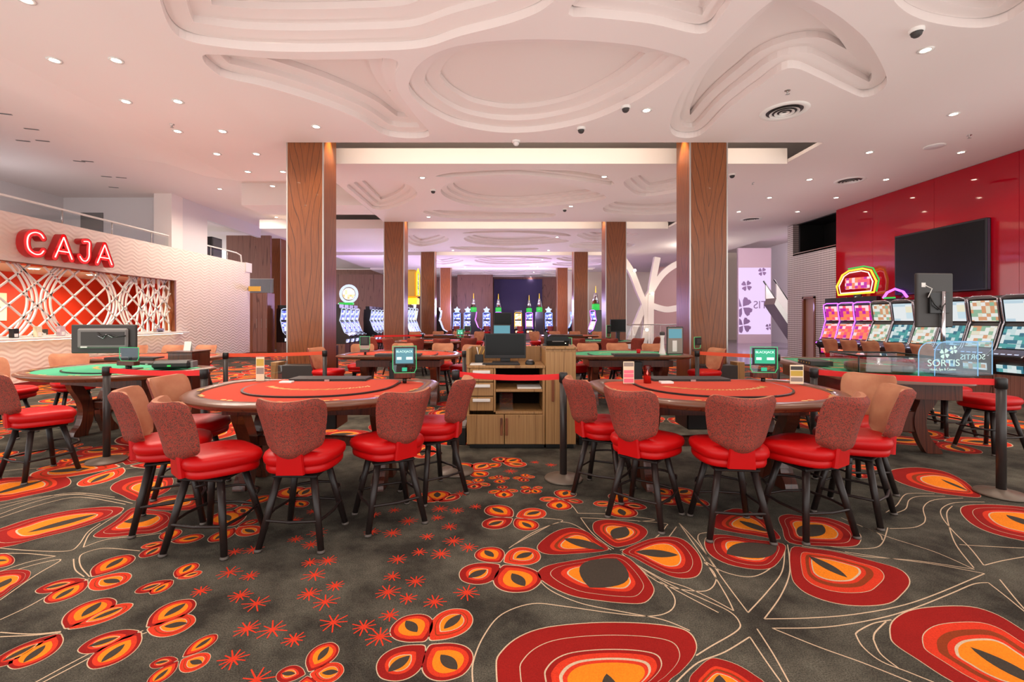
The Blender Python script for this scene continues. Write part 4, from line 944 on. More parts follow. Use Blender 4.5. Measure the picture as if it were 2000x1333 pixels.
tag(kb('paper_pad', None, 'white', -2.14, -2.02, 4.40, 4.47, TH+.012, TH+.03), 'white pad beside the chip tray on cashier side red table', 'pad')
mat('lilac', rgb(206, 180, 190), 0.5)
tag(kb('card_tray', None, 'lilac', -1.32, -1.02, 4.42, 4.60, TH-.003, TH+.012), 'pale flat card tray beside the cashier side display', 'tray')
tag(kb('card_tray', None, 'lilac', 2.25, 2.45, 4.42, 4.56, TH-.003, TH+.012), 'pale flat card tray beside chip tray on red wall side table', 'tray')

# big monitor on green table
o = empty('table_monitor', (-4.78, 5.55, TH+.015), radians(6), 'black monitor seen from behind on a pole at green table', 'monitor')
kb('pole_base', o, 'black', .16, .36, -.1, .1, 0, .015); MBm('black').cyl((.27, .0, .01), (.27, 0, .3), .02, n=12).build('pole', o)
h_ = kb('housing', o, 'dark_grey', -.38, .34, -.01, .03, .2, .545, bev=.01); kb('rear_bulge', h_, 'mid_grey', -.29, .27, -.05, -.01, .26, .5, bev=.02)
kb('rear_recess', h_, 'dark_grey', -.24, .24, -.055, -.05, .30, .46, bev=.003)
MBm('black').tube([(-.05, -.062, .45), (.0, -.075, .40), (.08, -.07, .43), (.16, -.075, .40), (.26, -.06, .41)], .007, 6).build('cable', h_); MBm('chrome').tube([(-.06, -.062, .42), (0.02, -.07, .38), (.05, -.07, .43), (.12, -.066, .39)], .005, 6).build('cable', h_)
MBm('white').box(-.24, -.17, -.058, -.05, .27, .285).build('rating_sticker', h_)
display(-4.42, 5.45, TH+.03, radians(170), .24, .16, 'green glowing display below the big rear facing monitor', turned=True)
o = empty('card_shuffler', (-4.08, 5.7, TH+.016), radians(12), 'long black card shuffler on the green table edge', 'card shuffler')
kb('shuffler_body', o, 'black', -.2, .22, -.1, .1, 0, .1, bev=.03); kb('shuffler_end', o, 'mid_grey', .22, .25, -.07, .07, .01, .09); MBm('neon_green').box(-.02, .02, -.102, -.1, .03, .05).build('status_light', o)
o = empty('black_cabinet', (-4.50, 6.62, .003), 0, 'dark wooden cabinet with white tent card on top, by barrier', 'cabinet')
kb('body', o, 'table_wood', -.17, .17, -.2, .2, 0, 1.02); kb('top', o, 'table_wood', -.18, .18, -.21, .21, 1.02, 1.04); kb('plinth', o, 'black', -.16, .16, -.19, .19, 0.0, .02)
o = empty('tent_card', (-4.52, 6.62, 1.044), 0, 'small white tent card on the dark cabinet', 'card'); MBm('white').prism([(-.03, 0), (0, .13), (.03, 0), (.025, 0), (0, .12), (-.025, 0)], -.05, .05, 'x').build('folded_card', o)
for i, (x, lab) in enumerate(((-3.72, 'dark low panel box against the nearest column, cashier side'), (3.9, 'dark low panel box against the nearest column, red wall side'))):
    o = empty('waste_cabinet', (x, 8.42, 0.003), 0, lab, 'cabinet'); kb('front_panel', o, 'dark_grey', -.31, .31, -.17, -.14, .0, .66); kb('carcass', o, 'dark_grey', -.31, .31, -.14, .18, .0, .655); kb('end_board', o, 'kiosk_wood', .33 if i else -.47, .47 if i else -.33, -.1, .16, .0, .71)

# ================================================================= SLOT MACHINES
def make_slot(sa, sb, trim, top):
    r = empty('slot_machine', (0, 0, 0), 0, 'proto', 'slot machine')
    kb('stand', r, 'far_wood', -.27, .27, -.24, .30, 0, .45)
    P = [(-.24, .45), (-.26, .62), (-.40, .74), (-.40, .80), (-.20, .92), (-.10, 1.12), (-.02, 1.36), (.02, 1.42), (-.02, 1.60), (-.06, 1.88), (-.02, 1.95), (.28, 1.95), (.30, 1.5), (.30, .45)]
    MBm('slot_black').prism(P, -.27, .27, 'x').build('cabinet', r)
    def face(nm, a, b, m_, hw, out=.004):
        (y0, z0), (y1, z1) = a, b; d = Vector((y1-y0, z1-z0)).normalized(); n_ = Vector((-d.y, d.x))*out
        mb = MBm(m_); ids = [mb.av(p) for p in ((-hw, y0+n_.x, z0+n_.y), (hw, y0+n_.x, z0+n_.y), (hw, y1+n_.x, z1+n_.y), (-hw, y1+n_.x, z1+n_.y))]; mb.af(ids); return mb.build(nm, r, fixn=False)
    face('button_deck', (-.385, .815), (-.21, .915), 'slot_deck', .25)
    face('lower_screen', (-.195, .94), (-.03, 1.35), sb, .22, .006); face('upper_screen', (.008, 1.45), (-.056, 1.86), sa, .22, .02)
    face('belly_glass', (-.262, .50), (-.275, .64), sb, .2, .004)
    pts = [(-.40, .79), (-.22, .90), (-.12, 1.12), (-.035, 1.36), (-.0, 1.43), (-.04, 1.60), (-.085, 1.90)]
    for s_ in (-1, 1): MBm(trim).tube(smooth_path([(s_*.25, a-.01, b) for a, b in pts], 3), .014, 8).build('edge_light', r)
    MBm(trim).tube([(-.25, -.095, 1.90), (-.15, -.10, 1.945), (.15, -.10, 1.945), (.25, -.095, 1.90)], .014, 8).build('edge_light', r)
    bt = empty('button_bank', (0, 0, 0)); bt.parent = r
    for k in range(4): MBm('neon_white').box(-.18+k*.1, -.12+k*.1, -.36, -.33, .826+.0, .846).build('button', bt)
    if top == 'star':
        mb = MBm('neon_white'); q = []
        for i in range(10): a = pi/2+i*pi/5; R = .26 if i % 2 == 0 else .15; q.append((R*cos(a), 2.12+R*sin(a)))
        mb.prism(q, .02, .12, 'y').build('star_topper', r)
    elif top == 'tower':
        MBm('neon_green').cyl((0, .1, 1.95), (0, .1, 2.25), .2, .2, 14).build('topper_band', r); MBm('chrome').cyl((0, .1, 2.25), (0, .1, 2.85), .19, .07, 12).build('topper_crown', r); MBm('neon_gold').cyl((0, .1, 2.85), (0, .1, 3.2), .025, .01, 8).build('topper_spire', r)
    elif top == 'arch':
        MBm(sa).cyl((0, .0, 2.2), (0, .1, 2.2), .26, n=20).build('round_topper', r); MBm(trim).tube([(.28*cos(a*.5236), .0, 2.2+.28*sin(a*.5236)) for a in range(12)], .02, 8, True).build('topper_ring', r)
    elif top == 'bar':
        kb('topper_box', r, 'slot_black', -.27, .27, .0, .2, 1.95, 2.1)
    index_tree(r); return r
mat('slot_frame', rgb(200, 200, 210), 0.2, 0.8)
SL = {'wall_a': make_slot('scr_a', 'scr_b', 'slot_frame', None), 'wall_b': make_slot('scr_c', 'scr_c', 'slot_frame', None), 'star': make_slot('scr_d', 'scr_d', 'neon_blue', 'star'), 'warm': make_slot('scr_e', 'scr_e', 'neon_gold', 'bar'),
      'tower': make_slot('scr_d', 'scr_e', 'neon_purple', 'tower'), 'arch': make_slot('scr_e', 'scr_d', 'neon_white', 'arch'), 'plain': make_slot('scr_d', 'scr_d', 'neon_white', 'bar'), 'red': make_slot('scr_r', 'scr_r', 'neon_purple', 'bar')}
su = {}
def slot(k, x, y, deg, label, group):
    p = SL[k]; o = copy_tree(p) if k in su else p
    su[k] = 1; o.location = (x, y, .003); o.rotation_euler = (0, 0, radians(deg)); tag(o, label, 'slot machine', group); return o
gw = 'slot machines along the red wall'
for i, (y, k) in enumerate([(8.55, 'wall_a'), (9.18, 'wall_b'), (9.80, 'wall_a'), (10.42, 'wall_b'), (11.04, 'wall_a'), (11.66, 'wall_b')]): slot(k, 9.62, y, -80, f'{ORD[i]} large slot machine from the right edge along the red wall', gw)
for i, y in enumerate([12.4, 12.98, 13.56]): slot('red', 9.75, y, -70, f'{ORD[i]} red lit slot machine under the neon sign by red wall', gw)
gf = 'slot machines at the far end of the hall'
for i in range(4): slot('plain', -6.75, 19.3+i*.62, 90, f'{ORD[i]} machine of the bank under the bright wheel, beyond the nearest column', gf)
for i in range(4): slot('plain', -6.45, 22.6+i*.62, 90, f'{ORD[i]} machine of the second bank beyond the nearest column', gf)
for i in range(4): slot('plain' if i < 3 else 'arch', -3.95, 18.9+i*.6, 90, f'{ORD[i]} machine of the bank under the gold topper', gf)
slot('plain', -3.45, 25.2, 90, 'single slot machine in profile beside the third column, cashier side', gf)
for i, x in enumerate((-3.3, -2.53, -1.17)): slot('star', x, 33.2, 0, f'{ORD[i]} purple slot machine with star topper on the far wall', gf)
slot('tower', -1.85, 30.8, 90, 'far slot machine in profile with tall green tower topper', gf); slot('tower', -.3, 31.5, 0, 'far slot machine with green tower topper behind the kiosk computer', gf)
slot('warm', 1.1, 33.2, 0, 'far slot machine with warm white screens', gf); slot('tower', 1.9, 33.2, 0, 'far slot machine with pink trim and tower topper', gf); slot('tower', 2.45, 31.0, 180, 'dark back of a far slot machine with green tower topper', gf); slot('star', 3.3, 33.2, 0, 'far slot machine with star topper beside the fourth column, red wall side', gf)
slot('star', 4.65, 30.9, -90, 'blue lit slot machine in profile beside the fourth column', gf); slot('arch', 5.0, 29.0, -30, 'far slot machine with round topper beside the third column', gf)
slot('tower', 4.75, 24.0, -70, 'slot machine with curved golden side beside second column, red wall side', gf)
slot('plain', -9.7, 20.6, 55, 'slot machine glimpsed between the lockers and nearest column', gf); slot('star', -9.2, 26, 60, 'far slot machine glimpsed beyond the lockers', gf)
for k, p in SL.items():
    if k not in su:
        for c in kids(p): bpy.data.objects.remove(c)
        bpy.data.objects.remove(p)
# signs over banks
o = empty('wheel_sign', (-6.75, 20.2, 2.11), 0, 'bright wheel shaped sign above the bank beyond nearest column', 'sign')
MBm('neon_white').tube([(.36*cos(a*.314), 0, .48+.36*sin(a*.314)) for a in range(20)], .06, 8, True).build('lit_rim', o); MBm('scr_e').cyl((0, -.05, .48), (0, .05, .48), .26, n=24).build('wheel_face', o); MBm('neon_green').box(-.4, .2, -.1, .1, .0, .1).build('lit_base', o)
o = empty('gold_topper', (-3.9, 19.6, 2.12), 0, 'large golden cabinet topper above a slot bank', 'sign')
kb('frame', o, 'neon_gold', -.3, .3, -.3, .3, .0, .25); kb('tower', o, 'gold', -.32, .28, -.28, .28, .25, 1.45, bev=.08); MBm('scr_b').box(.285, .30, -.22, .22, .4, 1.3).build('lit_screen', o); MBm('neon_gold').tube([(.3, -.26, .35), (.3, -.26, 1.3), (.3, 0, 1.5), (.3, .26, 1.3), (.3, .26, .35)], .03, 8).build('lit_edge', o)
o = empty('neon_sign', (9.95, 12.95, 2.14), radians(-75), 'neon outlined sign above the red lit slot machines', 'sign')
kb('sign_panel', o, 'scr_r', -.34, .34, -.02, .04, .2, .52, bev=.02)
oc = [(-.5, .05), (-.55, .3), (-.38, .62), (-.2, .72), (.2, .75), (.42, .68), (.56, .38), (.5, .08)]
MBm('neon_gold').tube([(a, -.05, b) for a, b in oc], .024, 8, True).build('neon_tube', o); MBm('neon_green').tube([(a*1.1, -.03, b*1.07+.01) for a, b in oc[3:]], .02, 8).build('neon_tube', o); MBm('neon_pink').tube([(a*.85, -.06, b*.85+.05) for a, b in oc], .015, 8, True).build('neon_tube', o)
kb('sign_post', o, 'slot_black', -.1, .1, .0, .06, -.03, .1)
o = empty('neon_sign', (10.0, 11.75, 1.96), radians(-80), 'small purple neon topper beside the larger neon sign', 'sign')
kb('sign_foot', o, 'slot_black', -.2, .2, -.03, .05, -.01, .06); MBm('neon_purple').tube([(-.3, 0, .08), (-.2, 0, .22), (0, 0, .30), (.2, 0, .22), (.3, 0, .08)], .03, 8).build('neon_tube', o); MBm('neon_green').box(-.3, .0, -.02, .02, .06, .1).build('neon_bar', o)
# ================================================================= CASHIER
def yz(px): return -WL*F/(VX-px)*1.0  # depth on the cashier wall plane for a pixel column
def letter(name, strokes, y0, wdt, z0, h_, label):
    o = empty('sign_letter', (WL+.05, y0, z0), 0, label, 'sign letter', 'letters of the cashier sign')
    body = MBm('letter_red'); face = MBm('letter_face'); neon = MBm('neon_pink')
    for st in strokes:
        P = [Vector((a*wdt, b*h_)) for a, b in st]
        if len(P) > 2: P = smooth_path(P, 5)
        d0 = (P[0]-P[1]).normalized(); d1 = (P[-1]-P[-2]).normalized()
        def cap(P, hw):
            L, R = stroke(P, hw); out = list(L)
            n1 = Vector((-d1.y, d1.x))
            for i in range(1, 6): a = pi*i/6; out.append(P[-1]+n1*hw*cos(a)+d1*hw*sin(a))
            out += R[::-1]; n0 = Vector((-d0.y, d0.x))
            for i in range(1, 6): a = pi*i/6; out.append(P[0]+n0*hw*cos(a)+d0*hw*sin(a))
            return L, R, out
        for mb, hw, x0, x1 in ((body, .074, 0, .17), (face, .066, .15, .163)):
            L, R, out = cap(P, hw)
            n = len(out); A = [mb.av((x0, p.x, p.y)) for p in out]; B = [mb.av((x1, p.x, p.y)) for p in out]
            for i in range(n): j = (i+1) % n; mb.af([A[i], A[j], B[j], B[i]], True)
            if mb is face:
                L2 = [mb.av((x1, p.x, p.y)) for p in L]; R2 = [mb.av((x1, p.x, p.y)) for p in R]
                for i in range(len(P)-1): mb.af([L2[i], L2[i+1], R2[i+1], R2[i]])
                m_ = len(P); c1 = mb.av((x1, P[-1].x, P[-1].y)); mb.af([c1]+B[m_-1:m_+6]); c0 = mb.av((x1, P[0].x, P[0].y)); mb.af([c0]+B[2*m_+4:]+[B[0]])
        neon.tube([(.172, p.x, p.y) for p in P], .012, 8)
    body.build('letter_body', o, fixn=False); face.build('letter_face', o, fixn=False); neon.build('neon_tube', o); return o
Cst = [[(.92, .78), (.75, .95), (.45, .98), (.15, .82), (.06, .5), (.15, .18), (.45, .02), (.75, .05), (.92, .22)]]
Ast = [[(.02, .0), (.5, 1.0)], [(.5, 1.0), (.98, .0)], [(.2, .32), (.8, .32)]]
Jst = [[(.45, .98), (.88, .98), (.88, .6), (.86, .25), (.65, .03), (.35, .03), (.12, .22)]]
letter('c', Cst, 9.84, .41, 2.90, .49, 'red neon letter C on the cashier wall'); letter('a', Ast, 10.47, .43, 2.90, .49, 'first red neon letter A, beside letter C on cashier wall')
letter('j', Jst, 11.05, .33, 2.90, .49, 'red neon letter J on the cashier wall'); letter('a', Ast, 11.56, .45, 2.90, .49, 'last red neon letter A on the cashier wall')
LT = empty('lattice_screen', (WL-.12, 0, 0), 0, 'white lattice screen of crossing curved bars in the cashier window', 'screen')
z0, z1 = 1.45, 2.70
def bar(pts, hw=.015):
    P = [Vector(p) for p in pts]; L, R = stroke(P, hw); mb = MBm('white')
    rings = [[(-.02, l.x, l.y), (.02, l.x, l.y), (.02, r.x, r.y), (-.02, r.x, r.y)] for l, r in zip(L, R)]
    mb.loops(rings, smooth=False, cap0=True, cap1=True).build('lattice_bar', LT)
zb = 1.10
def clipz(pts): return [p for p in pts if zb <= p[1] <= z1 and 6.2 <= p[0] <= 14.58]
per = 2.3
for k in range(-2, 17):
    y = 5.4+k*.60
    for s_ in (1, -1):
        pts = [(y+s_*(t_/20*1.6)*1.15, zb+t_/20*1.6) for t_ in range(21)]
        if s_ < 0: pts = [(p[0]+1.0, p[1]) for p in pts]
        q = clipz(pts)
        if len(q) > 2: bar(q)
for c in (8.2, 10.45, 12.6):
    for s_ in (-1, 1):
        for a in (.04, .14, .26):
            pts = [(c+s_*(a+.42*((zb+t_/24*1.6-1.9)/.8)**2), zb+t_/24*1.6) for t_ in range(25)]
            q = clipz(pts)
            if len(q) > 2: bar(q)
for i in range(6):
    for s_ in (-1, 1):
        pts = [(13.35+i*.21+s_*.13*sin((t_/20-.5)*pi), zb+t_/20*1.6) for t_ in range(21)]
        q = clipz(pts)
        if len(q) > 2: bar(q)
kb('bottom_rail', LT, 'white', -.03, .03, 6.2, 14.6, zb-.012, zb+.03)
o = empty('wall_poster', (-12.99, 11.3, 1.45), 0, 'cream poster with coloured lines on the booth wall', 'poster')
MBm('paper_cream').box(0, .02, -.75, .75, 0, .72).build('poster_sheet', o)
for i, (a, b, c, d, m_) in enumerate(((-.3, .0, .1, .5, 'paper_pink'), (.1, .25, .5, .45, 'felt_green'), (-.6, .5, .2, .55, 'paper_pink'), (-.1, .1, .6, .3, 'paper_grey'))): MBm(m_).cyl((.022, a, b+.05), (.022, c, d+.05), .015, n=6).build('poster_line', o)
for i, (y, lab) in enumerate(((9.75, 'first round ceiling light in cashier booth'), (11.4, 'second round ceiling light in cashier booth'), (13.0, 'third round ceiling light in cashier booth'))):
    o = empty('booth_light', (-11.6, y, 2.735), 0, lab, 'light', 'round lights in the cashier booth'); MBm('white').lathe([(.11, 0), (.12, -.01), (.12, 0)], 20).build('trim', o); MBm('lamp').lathe([(0, -.004), (.1, -.004)], 20).build('lens', o); spot(o, (0, 0, -.02), 380, 170, .8, (1, .82, .6))
for i, (x, y, w_, h_, m_, lab) in enumerate(((WL-.05, 9.85, .13, .2, 'black', 'black card terminal at the cashier counter near picture edge'), (WL-.05, 10.35, .12, .24, 'paper_cream', 'upright brochure on the cashier counter'), (WL-.05, 10.9, .13, .24, 'lilac', 'pale pink brochure on the cashier counter beside the monitor'), (WL-.05, 13.0, .10, .17, 'black', 'small black terminal at the middle of cashier counter'), (WL-.05, 14.0, .3, .12, 'steel', 'cluster of metal trays at the end of cashier counter'), (WL-.2, 9.5, .3, .16, 'mid_grey', 'grey machine on the cashier counter at picture edge'), (WL-.25, 10.6, .3, .17, 'dark_grey', 'dark grey box behind brochures on cashier counter'))):
    o = empty('counter_item', (x, y, 1.0905), 0, lab, 'counter item'); kb('body', o, m_, -.05, .05, -w_/2, w_/2, 0, h_, bev=.008); kb('front_label', o, 'white' if m_ != 'steel' else 'dark_grey', .05, .053, -w_*.3, w_*.3, h_*.1, h_*.45, bev=0)
# railing on the gallery edge
o = empty('gallery_railing', (WL-.12, 0, 3.75), 0, 'pale tubular railing along the top of cashier wall', 'railing')
MBm('white').tube([(0, 6, .36), (0, 18.2, .36), (0, 18.5, .30), (0, 18.55, .02)], .026, 10).build('handrail', o)
for y in (8.2, 9.6, 11.0, 12.4, 13.8, 15.2, 16.6, 17.6): MBm('steel').cyl((0, y, 0), (0, y, .34), .016, n=10).build('railing_post', o)
for a, b in ((6, 9.55), (9.65, 12.35), (12.45, 15.15), (15.25, 17.55)): MBm('clear').box(-.006, .006, a, b, .02, .30).build('glass_pane', o)
o = empty('loudspeaker_box', (-10.9, 17.1, 3.75), 0, 'black box standing behind the gallery railing', 'box'); kb('box_body', o, 'black', -.3, .3, -.3, .3, 0, .75); kb('box_front', o, 'dark_grey', .3, .31, -.26, .26, .05, .7)
for i, (x, y) in enumerate(((-13.2, 11.8), (-12.1, 12.7), (-13.3, 13.4), (-11.4, 13.3), (-10.7, 12.2), (-11.0, 14.2), (-9.9, 13.1))):
    pass
# lockers
o = empty('locker_cabinet', (-10.75, 20.0, .003), 0, 'tall wooden locker cabinet at the end of cashier wall', 'cabinet')
kb('carcass', o, 'locker_wood', -.5, .55, -.02, .6, 0, 2.62)
for i in range(3):
    d_ = kb('locker_door', o, 'far_wood', -.08+i*.21, .12+i*.21, -.05, -.02, .06, 2.6); kb('handle', d_, 'steel', .09+i*.21, .105+i*.21, -.065, -.05, 1.1, 1.5)
g_ = empty('glass_screen', (-10.7, 20.3, 2.64), 0, 'pale blue glass screen above the lockers', 'glass screen'); MBm('blue_glass').box(-.5, .6, -.01, .01, 0, .6).build('glass_pane', g_); kb('top_rail', g_, 'steel', -.5, .6, -.015, .015, .6, .63)

# ================================================================= RED WALL THINGS
o = empty('wall_tv', (WR-.002, 0, 0), 0, 'huge dark television mounted on the red wall', 'television')
kb('housing', o, 'black', -.10, 0.0, 9.62, 11.88, 2.10, 3.62, bev=.01); MBm('black_gloss').box(-.104, -.10, 9.66, 11.84, 2.14, 3.58).build('screen', o); MBm('slot_deck').box(-.08, -.03, 9.612, 9.62, 2.12, 3.6).build('side_trim', o)
# roulette table
RT = empty('roulette_table', (4.62, 6.0, .003), radians(-14), 'long green roulette table with dark wooden trestle legs', 'roulette table')
out = []
def rr_(x0, x1, y0, y1, r, n=6):
    q = []
    for cx, cy, a0 in ((x1-r, y1-r, 0), (x0+r, y1-r, pi/2), (x0+r, y0+r, pi), (x1-r, y0+r, 3*pi/2)):
        for i in range(n+1): a = a0+pi/2*i/n; q.append((cx+r*cos(a), cy+r*sin(a)))
    return q
q0 = rr_(-.62, .62, -1.25, 1.45, .25); q1 = rr_(-.52, .52, -1.15, 1.35, .2)
MBm('rim_leather').loops([[(a, b, TH-.06) for a, b in q0], [(a, b, TH) for a, b in q0], [(a*.97, b*.99, TH+.012) for a, b in q0], [(a, b, TH+.008) for a, b in q1], [(a, b, TH-.02) for a, b in q1]]).build('arm_rail', RT)
MBm('felt_green').prism(q1, TH-.03, TH-.002).build('felt_top', RT)
mb = MBm('gold')
for i in range(9):
    y = -.2+i*.15
    mb.box(-.4, .4, y, y+.008, TH-.0018, TH-.001); 
for x in (-.4, -.13, .14, .4): mb.box(x-.004, x+.004, -.2, 1.0, TH-.0019, TH-.0011)
mb.build('layout_lines', RT)
for i in range(8):
    for j in range(3):
        if (i+j) % 2 == 0: MBm('felt_red' if (i+j) % 4 else 'gold').box(-.36+j*.27, -.20+j*.27, -.17+i*.15, -.08+i*.15, TH-.0018, TH-.0012).build('number_box', RT)
MBm('table_wood').box(-.5, .5, -1.05, 1.2, TH-.24, TH-.06).build('apron', RT)
for y in (-.78, .95):
    for s_ in (-1, 1):
        mb = MBm('table_wood'); P = smooth_path([(.14, .68), (.16, .58), (.08, .44), (.06, .3), (.12, .14), (.2, .04), (.21, 0)], 3)+smooth_path([(.06, 0), (.0, .12), (-.05, .3), (-.04, .46), (.0, .58), (-.02, .68)], 3)
        mb.prism([(s_*(.24+p[0]), p[1]) for p in P], y-.05, y+.05, 'y').build('leg', RT)
    MBm('table_wood').box(-.24, .24, y-.03, y+.03, .22, .46, .01).build('end_panel', RT)
MBm('table_wood').box(-.04, .04, -.74, .92, .3, .4, .01).build('stretcher', RT)
RW = empty('roulette_bowl', (0, 0, 0), 0, 'roulette wheel bowl inside a clear case on the roulette table', 'roulette wheel')
RW.location = (4.42, 5.42, TH+.015)
MBm('rail_wood').lathe([(.30, 0), (.33, .02), (.33, .09), (.31, .10), (.25, .07), (0, .06)], 32).build('bowl', RW); MBm('felt_green').lathe([(0, .075), (.2, .075), (.2, .062)], 32).build('wheel_head', RW); MBm('chrome').lathe([(0, .16), (.02, .15), (.015, .1), (.05, .08)], 12).build('turret', RW)
GC = empty('wheel_case', (4.42, 5.42, TH+.013), radians(-14), 'clear case with black top edge around the roulette wheel', 'glass case')
for b in ((-.36, .36, -.362, -.356), (-.36, .36, .356, .362), (-.362, -.356, -.36, .36), (.356, .362, -.36, .36)): MBm('clear').box(b[0], b[1], b[2], b[3], 0, .20).build('case_pane', GC)
MBm('black').tube([(-.36, -.36, .20), (.36, -.36, .20), (.36, .36, .20), (-.36, .36, .20)], .01, 6, True).build('top_edge', GC)
for a in (-1, 1): MBm('black').cyl((a*.36, -.36, 0), (a*.36, -.36, .2), .008, n=6).build('corner_post', GC)
o = empty('chip_rack', (4.2, 6.2, TH+.016), radians(-14), 'dark chip rack box on the roulette table edge', 'chip rack'); kb('rack_body', o, 'dark_grey', -.13, .13, -.22, .22, 0, .06)
for i in range(5): MBm('gold').cyl((-.135, -.18+i*.09, .03), (-.131, -.18+i*.09, .03), .01, n=8).build('rivet', o)
# branded acrylic screen
def ascreen(x, y, rz, label, front):
    o = empty('acrylic_screen', (x, y, TH+.014), rz, label, 'acrylic screen')
    w2, hh = .335, .37; P = [(-w2, 0), (w2, 0), (w2, hh)]+[(-w2+.13+.13*cos(a), hh-.13+.13*sin(a)) for a in [pi/2+pi/2*i/8 for i in range(9)]]
    MBm('acrylic').prism(P, -.005, .005, 'y').build('acrylic_sheet', o)
    MBm('edge_blue').tube([(a, 0, b) for a, b in P[1:]]+[(-w2, 0, 0)], .005, 6).build('lit_edge', o)
    kb('foot_rail', o, 'black', -w2, w2, -.02, .02, -.002, .012)
    zt = -.0065
    def clover(cx, cz, r):
        mb = MBm('led_soft')
        for k in range(4):
            a = pi/4+k*pi/2+.2; ax = Vector((cos(a), sin(a))); nx = Vector((-ax.y, ax.x)); c = Vector((cx, cz))
            q = [c+ax*r*u+nx*r*v_ for u, v_ in ((.08, 0), (.55, .34), (.9, .42), (1.02, .18), (.92, 0), (1.02, -.18), (.9, -.42), (.55, -.34))]
            ids = [mb.av((p.x, zt, p.y)) for p in q]; mb.af(ids)
        mb.build('clover_mark', o, fixn=False)
    if front:
        clover(.05, .29, .045); clover(-.05, .25, .055)
        text('SORTIS', .10, 'led_soft', o, (-.06, zt, .15), (pi/2, 0, 0), sx=1.15); text('Hotel, Spa & Casino', .036, 'led_soft', o, (-.07, zt, .085), (pi/2, 0, 0))
    else:
        text('SORTIS', .08, 'led_soft', o, (.10, zt, .20), (pi/2, 0, 0), sx=-1.15)
    return o
emis('led_soft', rgb(220, 250, 240), .95)
ascreen(4.68, 4.84, radians(4), 'front clear acrylic screen lettered SORTIS on the roulette table', True)
ascreen(4.98, 4.98, radians(4), 'rear clear acrylic screen with mirrored lettering behind the front one', False)
for i in range(5): pass
# portrait monitor
o = empty('score_monitor', (4.95, 5.28, TH+.012), radians(6), 'tall black score display seen from behind on a chrome pole', 'monitor')
MBm('chrome').cyl((.07, -.03, 0), (.07, -.03, .93), .022, n=14).build('pole', o); kb('pole_base', o, 'black', -.04, .2, -.12, .1, 0, .02)
h_ = kb('housing', o, 'dark_grey', -.22, .24, .0, .045, .52, 1.14, bev=.01); kb('mount_plate', h_, 'black', -.09, .16, -.03, 0, .68, .92)
MBm('black').tube([(-.1, -.02, .9), (-.06, -.05, .78), (.02, -.045, .72), (.08, -.05, .8)], .008, 6).build('cable', h_); MBm('white').tube([(-.14, -.015, 1.0), (-.08, -.04, .96), (-.12, -.03, .86)], .005, 6).build('cable', h_); MBm('white').box(-.17, -.12, -.003, 0, .98, 1.03).build('rating_sticker', h_)

# ================================================================= CEILING FIXTURES
def make_down(s_=1.0):
    r = empty('downlight', (0, 0, 0), 0, 'proto', 'downlight'); MBm('white').lathe([(.075*s_, 0), (.085*s_, -.008), (.055*s_, -.012), (.05*s_, -.002)], 20).build('trim', r); MBm('lamp').lathe([(0, -.006), (.05*s_, -.006)], 16).build('lens', r); index_tree(r); return r
DL = make_down(); du = [0]
def down(x, y, z, label, group, energy=None, angle=125):
    o = copy_tree(DL) if du[0] else DL
    du[0] = 1; o.location = (x, y, z); tag(o, label, 'downlight', group); spot(o, (0, 0, -.03), SPOT_W if energy is None else energy, angle, .7); return o
for i in range(8):
    y = 3.7+1.13*i
    for x, nm in ((-5.8, 'outer'), (-5.0, 'inner')):
        if y > 4.6 or True: down(x, y, HC+.05, f'downlight in the {nm} soffit row by cashier, {ORD[i]} counting from viewer', 'downlights in the soffit', 110, 150)
for i, y in enumerate((4.2, 5.85, 7.48, 9.2, 11.0, 12.65, 14.3)):
    for x, nm in ((7.32, 'inner'), (9.15, 'outer')): down(x, y, HC+.03, f'downlight in the {nm} row by red wall, {ORD[i]} counting from viewer', 'downlights by the red wall')
bayl = [(ce(1263, 215), 'star bright downlight near the round vent in the nearest bay'), (ce(1808, 97), 'downlight at the corner of the nearest bay by the red wall'), ((-3.2, 7.9), 'downlight hidden in the nearest bay relief, cashier side'), ((-.2, 3.2), 'downlight in the nearest bay overhead'), ((-2.8, 5.4), 'downlight behind the long bright relief edge'), ((3.2, 3.0), 'downlight overhead by the red wall side table'), ((-2.2, 2.6), 'downlight overhead by the cashier side table'),
        (ce(1132, 340), 'star bright downlight in the second bay before the second column'), (ce(838, 412), 'star bright downlight above the second column, cashier side'), (ce(825, 347), 'downlight at the pointed relief in second bay'), (ce(1180, 345), 'downlight beside the white square patch in second bay'), ((2.0, 13.5), 'far downlight in the second bay, red wall side'), ((-2.4, 14.9), 'downlight at far edge of the second bay')]
for (x, y), lab in bayl: down(x, y, ceil_z(x, y), lab, 'downlights in the petal ceiling', BAY_W*.6, 130)
for k in range(3):
    for i, (x, y) in enumerate(((-2.4, 18.6), (2.2, 18.6), (-2.4, 22.2), (2.2, 22.2))): down(x, y+SB*k, ceil_z(x, y+SB*k), f'{ORD[i]} far downlight in the {ORD[k+2]} bay of the petal ceiling', 'far downlights', BAY_W*.8, 140)
